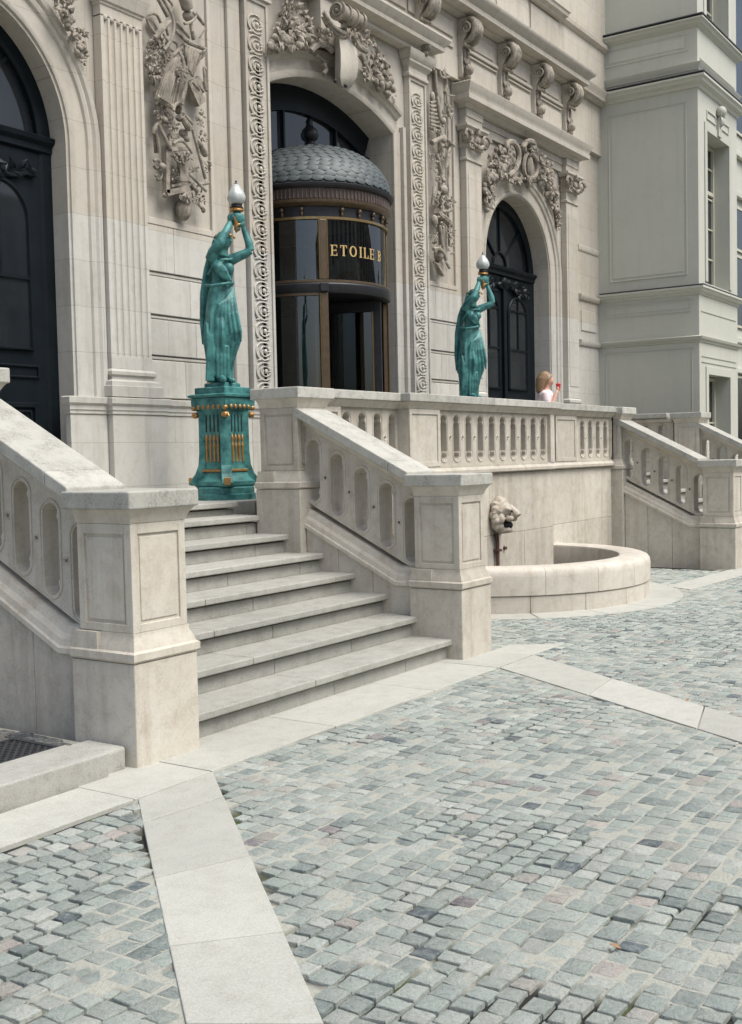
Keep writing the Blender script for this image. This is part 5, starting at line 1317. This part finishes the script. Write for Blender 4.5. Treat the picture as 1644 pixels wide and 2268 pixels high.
# darker block set back beyond the wing
bk = thing('rear_building', (24, 9, 0), 'shadowed building set back beyond the grey wing at the right edge', 'building')
ob('wall', MB().box(21.9, 44, 8.2, 9, 0, 15), 'wing', bk)
for z0, z1 in ((0.5, 3.4), (4.6, 6.4), (6.5, 7.6), (9.4, 14.5)):
    ob('window', MB().box(28.6, 31.5, 8.17, 8.199, z0, z1), 'dglass', bk)
    mb = MB(); frame(mb, 28.6, 31.5, z0, z1, 8.17, .06, .02); ob('window_frame', mb, 'frame_white', bk)
for zz in (3.45, 4.2, 7.8, 8.8): ob('string_course', MB().box(21.9, 44, 8.08, 8.198, zz, zz+.14), 'wing', bk, bevel=.02)

# ================================================================== bronze torch bearers
PX, PY = 8.12, 7.12
def pedestal():
    p = thing('statue_pedestal', (PX, PY, TZ), 'teal painted square pedestal with gilded flutes at the head of the near stairs', 'pedestal', 'teal pedestals of the torch bearers')
    z = TZ-.002
    ob('foot', MB().lathe([(.29,0),(.29,.055),(.275,.062),(.275,.115),(.262,.125),(.0,.125)], (PX,PY,z), 40), 'teal', p, smooth=35)
    def sq(name, prof, m_='teal', sm=35, ch=0.0):
        P = [(PX-1e-3-h, 0) for h in (0,)]
        mb = MB(); rings = []
        for h, zz in prof:
            c = ch
            rings.append([(PX-h+c, PY-h, z+zz), (PX+h-c, PY-h, z+zz), (PX+h, PY-h+c, z+zz), (PX+h, PY+h-c, z+zz), (PX+h-c, PY+h, z+zz), (PX-h+c, PY+h, z+zz), (PX-h, PY+h-c, z+zz), (PX-h, PY-h+c, z+zz)] if c else [(PX-h,PY-h,z+zz),(PX+h,PY-h,z+zz),(PX+h,PY+h,z+zz),(PX-h,PY+h,z+zz)])
        return ob(name, mb.loft(rings), m_, p, smooth=sm)
    sq('base', [(.225,.126),(.235,.14),(.235,.175),(.20,.21),(.185,.245),(.18,.262)], ch=.06)
    sq('gilt_torus', [(.176,.263),(.19,.27),(.19,.285),(.176,.292)], 'gold', ch=.05)
    sq('shaft', [(.172,.293),(.165,.32),(.160,.42),(.160,.80),(.168,.83)], ch=.045)
    sq('frieze', [(.17,.831),(.19,.85),(.205,.872),(.212,.90),(.212,.955)], ch=.0)
    sq('cornice', [(.20,.956),(.232,.965),(.236,.985),(.215,.995)])
    sq('block', [(.185,.996),(.185,1.05),(.175,1.058)])
    # corner buttresses with scrolled feet
    for sx in (-1, 1):
        for sy in (-1, 1):
            d = Vector((sx, sy, 0)).normalized(); t = Vector((-d.y, d.x, 0)); c = Vector((PX, PY, z)); wd = .05
            sec = [(.15,.14),(.325,.14),(.335,.165),(.32,.19),(.275,.25),(.245,.33),(.235,.45),(.232,.80),(.25,.84),(.15,.84)]
            b_ = ob('buttress', MB().loft([[c+d*r_+t*(k*wd)+Vector((0,0,zz)) for r_, zz in sec] for k in (-1, 1)]), 'teal', p, bevel=.005)
            ob('gilt_block', MB().obox(c+d*.322+Vector((0,0,.145)), c+d*.322+Vector((0,0,.215)), t*.03, d*.02), 'gold', b_, bevel=.005)
            mb = MB().ball(c+d*.262+Vector((0,0,.80)), (.035,.035,.03), 8, 6).ball(c+d*.275+Vector((0,0,.865)), .026, 8, 6)
            for q in (-1, 0, 1): mb.petal(c+d*.25+Vector((0,0,.83)), d*.5+t*q*.6+Vector((0,0,-.8)), d, .07, .018, .015)
            ob('gilt_leaf', mb, 'gold', b_, smooth=50)
    # gilded beads, rods and dark flutes of each face
    for k in range(4):
        rt = Matrix.Translation((PX, PY, z)) @ Matrix.Rotation(math.pi/2*k, 4, 'Z')
        for j in range(5):
            u = (j-2)*.062
            o = ob('gilt_bead', MB().ball((u, -.207, .873), (.018,.014,.024), 8, 6), 'gold', p, smooth=60); o.matrix_basis = rt
        for j in range(4):
            u = (j-1.5)*.048
            o = ob('gilt_rod', MB().tube([(u,-.164,.36),(u,-.164,.50),(u,-.164,.515),(u,-.164,.53),(u,-.164,.56),(u,-.164,.575),(u,-.164,.60),(u,-.164,.62)], [.012,.012,.017,.010,.010,.017,.011,.003], 7), 'gold', p, smooth=60); o.matrix_basis = rt
        mb = MB()
        for j in range(4): mb.box((j-1.5)*.048-.008, (j-1.5)*.048+.008, -.1615, -.158, .64, .80)
        o = ob('flute', mb, 'iron', p); o.matrix_basis = rt
        o = ob('flute_border', MB().box(-.11,.11,-.166,-.159,.335,.35).box(-.11,.11,-.166,-.159,.81,.822), 'teal', p); o.matrix_basis = rt
    return p
ped = pedestal()
def statue():
    zf = TZ + 1.056
    s = thing('torch_statue', (PX, PY, zf), 'teal bronze draped woman lifting a globe lamp, standing on the pedestal by the near stairs', 'statue', 'torch bearing statues flanking the entrance')
    vd = Vector((PX, PY, 0)).normalized(); U = Vector((vd.y, -vd.x, 0)); Wv = -vd      # view right, towards the viewer
    C = Vector((PX, PY, zf + .045))
    k = .00141
    def P(cx, cy, wv=0.0): return C + U*((cx-330)*k + (1415-cy)*k*.024) + Wv*wv + Vector((0,0,(1415-cy)*k*.985))
    ob('plinth', MB().lathe([(.172,-.046),(.172,-.012),(.160,0),(.0,0)], C, 4), 'teal', s, bevel=.006).matrix_basis = Matrix.Translation(C) @ Matrix.Rotation(math.pi/4, 4, 'Z') @ Matrix.Translation(-C)
    # robe: silhouette from the photograph, folds deepening towards the hem
    tab = [(1410,228,398),(1370,226,400),(1300,224,402),(1240,219,415),(1190,212,434),(1150,206,448),(1100,205,455),(1050,208,454),(1000,212,444),(950,217,432),(900,223,424),(850,230,416),(800,240,408),(755,256,398),(720,264,396),(680,262,406),(640,258,411),(605,256,404),(575,258,394),(550,270,380),(535,292,360)]
    mb = MB(); n = 72; rings = []
    for cy, xl, xr in tab:
        c = (xl+xr)/2; a = (xr-xl)/2; hem = min(1, max(0, (cy-760)/600)); ring = []
        for j in range(n):
            th = 2*math.pi*j/n
            rdg = lambda f, ph: 1 - 2*abs(math.sin(f*th + ph))          # rounded ridges, sharp valleys
            fold = hem*(.17*rdg(4.5, cy*.0022) + .09*rdg(8.5, 1.3-cy*.0015)) + .05*math.sin(3*th+cy*.008)
            if cy < 760: fold += .07*rdg(5.5, cy*.016)
            dep = .80 if cy > 900 else .72
            # knee pressing forward through the cloth on the viewer's right
            kn = .22*math.exp(-((cy-1080)/140)**2)*max(0, math.sin(th-.2))**3 + .18*math.exp(-((cy-650)/45)**2)*max(0, math.sin(th))**4
            r_ = a*k*(1+fold*.5)
            x, wv = math.cos(th)*r_, math.sin(th)*(a*k*dep)*(1+fold*1.0+kn)
            ring.append(P(c + x/k, cy, wv))
        rings.append(ring)
    mb.loft(rings)
    # mantle falling from the shoulder at the back
    for q in range(5):
        x = 203+q*14; mb.tube([P(246+q*8,562,-.015), P(226+q*9,640,-.05-.012*q), P(x-4,800,-.055-.02*q), P(x-6,1000,-.06-.02*q), P(x-2,1150+22*q,-.05-.015*q)], [.022,.026,.024,.024,.010], 8)
    for q in range(5): mb.tube([P(225+q*10,1010+q*20,.10), P(235+q*8,1100,.125), P(240+q*8,1200+q*8,.12), P(232+q*10,1330,.11), P(228+q*10,1405,.10)], [.012,.018,.02,.018,.016], 7)
    # slanting overfold from the far hip down to the knee
    for q in range(6): mb.tube([P(402-q*7,770+q*16,.03+.015*q), P(408-q*20,850+q*10,.085+.012*q), P(425-q*26,960+q*6,.13), P(448-q*30,1070+q*8,.125), P(452-q*30,1145+q*14,.10)], [.012,.019,.021,.019,.010], 7)
    for q in range(4): mb.tube([P(300+q*22,1150+q*8,.135), P(296+q*24,1250,.13), P(300+q*22,1390,.11)], [.012,.02,.018], 7)
    mb.tube([P(212,755,.02), P(260,770,.115), P(330,762,.135), P(390,748,.09), P(405,740,0)], .016, 7)
    mb.tube([P(236,690,.05), P(272,632,.095), P(330,596,.11), P(395,590,.07)], .012, 7)
    mb.ball(P(312,650,.095), (.055,.05,.055), 12, 10); mb.ball(P(378,650,.078), (.05,.045,.05), 12, 10)
    for q in range(5): mb.tube([P(262+q*14,590+q*4,.075+.008*q), P(292+q*16,650+q*6,.115), P(330+q*14,715+q*4,.105), P(372+q*6,748,.085)], [.010,.015,.014,.009], 7)
    # neck, head turned up to the lamp, knot of hair
    mb.tube([P(330,560,.03), P(335,520,.04), P(345,490,.05)], [.065,.05,.048], 10)
    tilt = Matrix.Rotation(R(-14), 3, Wv)
    mb.ball(P(352,466,.062), (.058,.062,.082), 14, 12, tilt); mb.ball(P(336,448,.045), (.068,.070,.068), 14, 12); mb.ball(P(300,446,.02), (.036,.04,.04), 10, 8)
    mb.tube([P(388,462,.09), P(396,476,.094)], [.006,.009], 7)                   # nose
    mb.tube([P(290,455,.05), P(280,500,.03), P(268,545,.01)], [.03,.03,.02], 8)
    # arms: near arm crosses the face, far arm bends out to the right
    mb.tube([P(258,590,.06), P(275,545,.10), P(312,498,.155), P(330,480,.165)], [.057,.053,.046,.043], 12)
    mb.tube([P(322,488,.165), P(350,430,.145), P(378,365,.10), P(386,335,.08)], [.043,.041,.032,.025], 12)
    mb.tube([P(385,590,.02), P(430,570,.03), P(490,545,.04), P(518,525,.045)], [.054,.048,.042,.039], 12)
    mb.tube([P(518,528,.045), P(510,480,.045), P(485,410,.04), P(470,365,.04)], [.039,.039,.031,.024], 12)
    for cx, cy, wv, sg in ((386,318,.085,1), (462,345,.055,-1)):
        mb.ball(P(cx,cy,wv), (.032,.03,.042), 10, 8)
        for q in range(4): mb.tube([P(cx+sg*4,cy-12+q*9,wv+.02), P(cx+sg*18,cy-16+q*9,wv+.026), P(cx+sg*30,cy-16+q*9,wv+.01)], [.011,.010,.008], 6)
        mb.tube([P(cx,cy+12,wv+.02), P(cx+sg*14,cy-2,wv+.035), P(cx+sg*20,cy-16,wv+.03)], [.012,.011,.009], 6)
    # feet under the hem
    mb.tube([P(322,1392,.10), P(335,1398,.16), P(348,1404,.20)], [.035,.032,.02], 8); mb.tube([P(372,1398,.07), P(395,1404,.11), P(412,1408,.13)], [.03,.026,.016], 8)
    ob('body', mb, 'teal', s, remesh=.0062)
    # diadem
    ob('diadem', MB().ball(P(296,432,.055), .017, 8, 6).ball(P(385,436,.118), .018, 8, 6).ball(P(412,446,.09), .013, 8, 6).tube([P(322,422,.112), P(352,418,.125), P(385,432,.118)], .010, 6), 'gold', s, smooth=60)
    # lamp: cup, gilt rim, collar, frosted flame globe
    lp = thing_part('lamp', s); c = P(430,330,.05); c0 = Vector((c.x, c.y, 0)); zz = lambda cy: C.z+(1415-cy)*k*.985
    ob('cup', MB().lathe([(.01,zz(400)),(.03,zz(390)),(.03,zz(365)),(.055,zz(350)),(.07,zz(330)),(.075,zz(305)),(.068,zz(290)),(.04,zz(285)),(.035,zz(270)),(.0,zz(270))], c0, 24), 'teal', lp, smooth=40)
    ob('stem_leaf', MB().tube([P(425,408,.05), P(427,385,.07), P(424,350,.10), P(410,310,.115)], [.006,.022,.018,.010], 8).tube([P(420,375,.10), P(436,362,.105), P(452,356,.10)], [.012,.014,.006], 7), 'gold', lp, smooth=50)
    ob('gilt_rim', MB().lathe([(.03,zz(270)),(.062,zz(268)),(.068,zz(262)),(.062,zz(255)),(.068,zz(250)),(.03,zz(247))], c0, 24), 'gold', lp, smooth=40)
    ob('collar', MB().lathe([(.03,zz(246)),(.064,zz(243)),(.056,zz(238)),(.05,zz(232)),(.052,zz(222)),(.02,zz(221))], c0, 24), 'iron', lp, smooth=40)
    prof = [(.02,zz(220)),(.05,zz(219)),(.072,zz(205)),(.083,zz(188)),(.084,zz(168)),(.072,zz(142)),(.052,zz(118)),(.034,zz(100)),(.018,zz(88)),(.0,zz(76))]
    mb = MB(); rings = []
    for r_, z_ in prof: rings.append([c0+Vector((math.cos(2*math.pi*j/28)*r_*(1+.05*math.cos(2*math.pi*j/28*7+z_*20)), math.sin(2*math.pi*j/28)*r_*(1+.05*math.cos(2*math.pi*j/28*7+z_*20)), z_)) for j in range(28)])
    ob('globe', mb.loft(rings), 'globe', lp, smooth=50)
    ob('globe_finial', MB().lathe([(.012,zz(90)),(.016,zz(82)),(.008,zz(74)),(.012,zz(66)),(.0,zz(58))], c0, 10), 'zinc', lp, smooth=50)
    return s
st = statue()
FX, FY_ = 12.98, 7.12
dl = (FX-PX, FY_-PY, -.04)
dup(ped, (FX-PX, FY_-PY, 0), 'teal pedestal of the far statue, mostly hidden behind the terrace balustrade')
dup(st, (FX-PX, FY_-PY, -.005), 'smaller looking far teal statue with raised lamp, in front of the right arch')

# ================================================================== woman on the terrace
wx, wy = 15.92, 7.42
pn = thing('person', (wx, wy, TZ), 'person with long blond hair in a pale pink top seen over the terrace balustrade', 'person')
vd = Vector((wx, wy, 0)).normalized(); U = Vector((vd.y, -vd.x, 0)); Wv = -vd
def Q(u, z, wv=0): return Vector((wx, wy, TZ)) + U*u + Wv*wv + Vector((0,0,z))
mb = MB()
mb.ball(Q(.02,1.49), (.082,.085,.105), 14, 12); mb.ball(Q(.075,1.455), (.035,.045,.055), 10, 8)
mb.tube([Q(.098,1.495), Q(.115,1.478), Q(.108,1.468)], [.010,.014,.010], 7); mb.tube([Q(.085,1.435), Q(.102,1.437)], [.014,.009], 7); mb.tube([Q(.07,1.405), Q(.092,1.408)], [.02,.012], 7)
mb.ball(Q(.0,1.48,.085), (.018,.012,.028), 8, 6)
mb.tube([Q(-.01,1.30), Q(.0,1.36), Q(.015,1.42)], [.075,.055,.055], 10)
mb.tube([Q(0,.02), Q(0,.02)], .01, 4)
mb.loft([[Q(math.cos(2*math.pi*j/20)*a, z, math.sin(2*math.pi*j/20)*b_) for j in range(20)] for z, a, b_ in ((.80,.12,.17),(.92,.125,.18),(1.05,.105,.145),(1.16,.115,.165),(1.26,.105,.185),(1.31,.08,.12),(1.34,.05,.06))])
for sw in (-1, 1):
    mb.tube([Q(0,.84,sw*.085), Q(.01,.46,sw*.09), Q(0,.08,sw*.09)], [.085,.058,.04], 10); mb.tube([Q(-.03,.035,sw*.09), Q(.06,.03,sw*.09), Q(.15,.02,sw*.09)], [.04,.035,.02], 8)
mb.tube([Q(-.01,1.27,.18), Q(.02,1.12,.21), Q(.06,1.02,.20), Q(.10,1.12,.16), Q(.14,1.24,.12), Q(.165,1.30,.10)], [.05,.045,.042,.036,.030,.024], 10)
mb.tube([Q(-.01,1.27,-.18), Q(-.01,1.10,-.21), Q(.0,.95,-.20), Q(.03,.82,-.17)], [.05,.042,.036,.026], 10)
for q in range(4): mb.tube([Q(.165,1.31+q*.017,.095), Q(.19,1.315+q*.017,.085), Q(.20,1.318+q*.017,.055)], [.010,.009,.008], 6)
mb.tube([Q(.16,1.31,.08), Q(.165,1.34,.06), Q(.18,1.36,.05)], [.012,.010,.009], 6)
body = ob('body', mb, 'skin', pn, remesh=.012)
mb = MB()
mb.loft([[Q(math.cos(2*math.pi*j/24)*a, z, math.sin(2*math.pi*j/24)*b_) for j in range(24)] for z, a, b_ in ((.78,.150,.195),(.92,.148,.20),(1.05,.128,.168),(1.16,.137,.188),(1.25,.125,.205),(1.305,.095,.145),(1.325,.07,.09))])
for sw in (-1, 1):
    mb.tube([Q(-.01,1.275,sw*.165), Q(.01,1.15,sw*.21), Q(.05,1.03,sw*.205) if sw > 0 else Q(0,1.0,sw*.21)], [.066,.062,.058], 10)
ob('top', mb, 'shirt', pn, remesh=.014)
mb = MB().loft([[Q(math.cos(2*math.pi*j/20)*a, z, math.sin(2*math.pi*j/20)*b_) for j in range(20)] for z, a, b_ in ((.74,.14,.19),(.82,.145,.20),(.92,.14,.19))])
for sw in (-1, 1): mb.tube([Q(0,.84,sw*.09), Q(.01,.46,sw*.095), Q(0,.06,sw*.095)], [.105,.078,.062], 12)
ob('trousers', mb, 'trouser', pn, remesh=.014)
mb = MB(); mb.ball(Q(-.015,1.515), (.098,.10,.105), 14, 12)
for q in range(9):
    a = R(70+q*26); mb.tube([Q(-.02+math.cos(a)*.05, 1.58, math.sin(a)*.07), Q(-.05+math.cos(a)*.07, 1.50, math.sin(a)*.09), Q(-.07+math.cos(a)*.06, 1.40, math.sin(a)*.085), Q(-.09+math.cos(a)*.05, 1.28+.02*(q%3), math.sin(a)*.08)], [.03,.035,.034,.014], 8)
mb.tube([Q(.07,1.565), Q(.075,1.535,.05), Q(.04,1.49,.085), Q(.01,1.42,.09)], [.02,.022,.022,.012], 7)
ob('hair', mb, 'hair', pn, remesh=.011)
rc_ = thing('red_cup', tuple(Q(.185,1.31,.06)), 'small red cup held up in front of the person\'s face', 'cup')
ob('cup_body', MB().lathe([(.0,0),(.026,0),(.036,.085),(.038,.088),(.034,.088),(.024,.006),(.0,.006)], Q(.185,1.315,.055), 16), 'red', rc_, smooth=40)
ob('cup_lid', MB().lathe([(.0,.0885),(.039,.0885),(.039,.098),(.03,.108),(.0,.108)], Q(.185,1.315,.055), 16), 'red', rc_, smooth=40)

# ================================================================== unseen building across the courtyard, added for the door glass to mirror
ocb = thing('opposite_building', (20, -15, 0), 'unseen pale stone building with tall windows across the courtyard, added for the door glass to mirror', 'building')
ob('wall', MB().box(-16, 70, -16, -15, -.05, 10.5), 'wall', ocb)
for z0 in (3.9, 7.4, 10.4): ob('string_course', MB().box(-16, 70, -14.99, -14.85, z0, z0+.2), 'wall', ocb)
for i in range(28):
    for z0, z1 in ((.6, 3.3), (4.5, 6.9), (7.9, 9.9)):
        x = -14 + i*3
        wn = ob('window', MB().box(x, x+1.3, -14.995, -14.97, z0, z1), 'dglass', ocb)
        mb = MB(); frame(mb, x-.08, x+1.38, z0-.08, z1+.08, -14.99, .1, -.06); mb.box(x+.6, x+.7, -14.99, -14.93, z0+.02, z1-.02); ob('window_frame', mb, 'frame_white', wn)

# ================================================================== a few dry leaves on the setts
for i, (x, y_, lab) in enumerate(((6.95, 2.30, 'dry orange leaf on the setts beside the right paving strip'), (3.36, 1.33, 'curled tan leaf lying on the setts near the bottom of the view'), (3.0, 4.85, None))):
    if lab is None: continue
    lf = MB(); c = Vector((x, y_, .006)); a = i*1.7
    d = Vector((math.cos(a), math.sin(a), .15)).normalized(); s2 = Vector((-d.y, d.x, 0)); n2 = Vector((0, 0, 1))
    top = [c, c+d*.012+s2*.010+n2*.005, c+d*.028+s2*.008+n2*.007, c+d*.04+n2*.004, c+d*.028-s2*.008+n2*.007, c+d*.012-s2*.010+n2*.005, c+d*.02+n2*.002]
    bot = [p-n2*.0012 for p in top]
    lf.v = [tuple(p) for p in top+bot]; lf.f = [(j, (j+1) % 6, 6) for j in range(6)] + [(7+(j+1) % 6, 7+j, 13) for j in range(6)] + [(j, 7+j, 7+(j+1) % 6, (j+1) % 6) for j in range(6)]
    ob('fallen_leaf', lf, simple('dry_leaf', (0.30, 0.17, 0.09), 0.8), None, smooth=60, label=lab, cat='leaf')
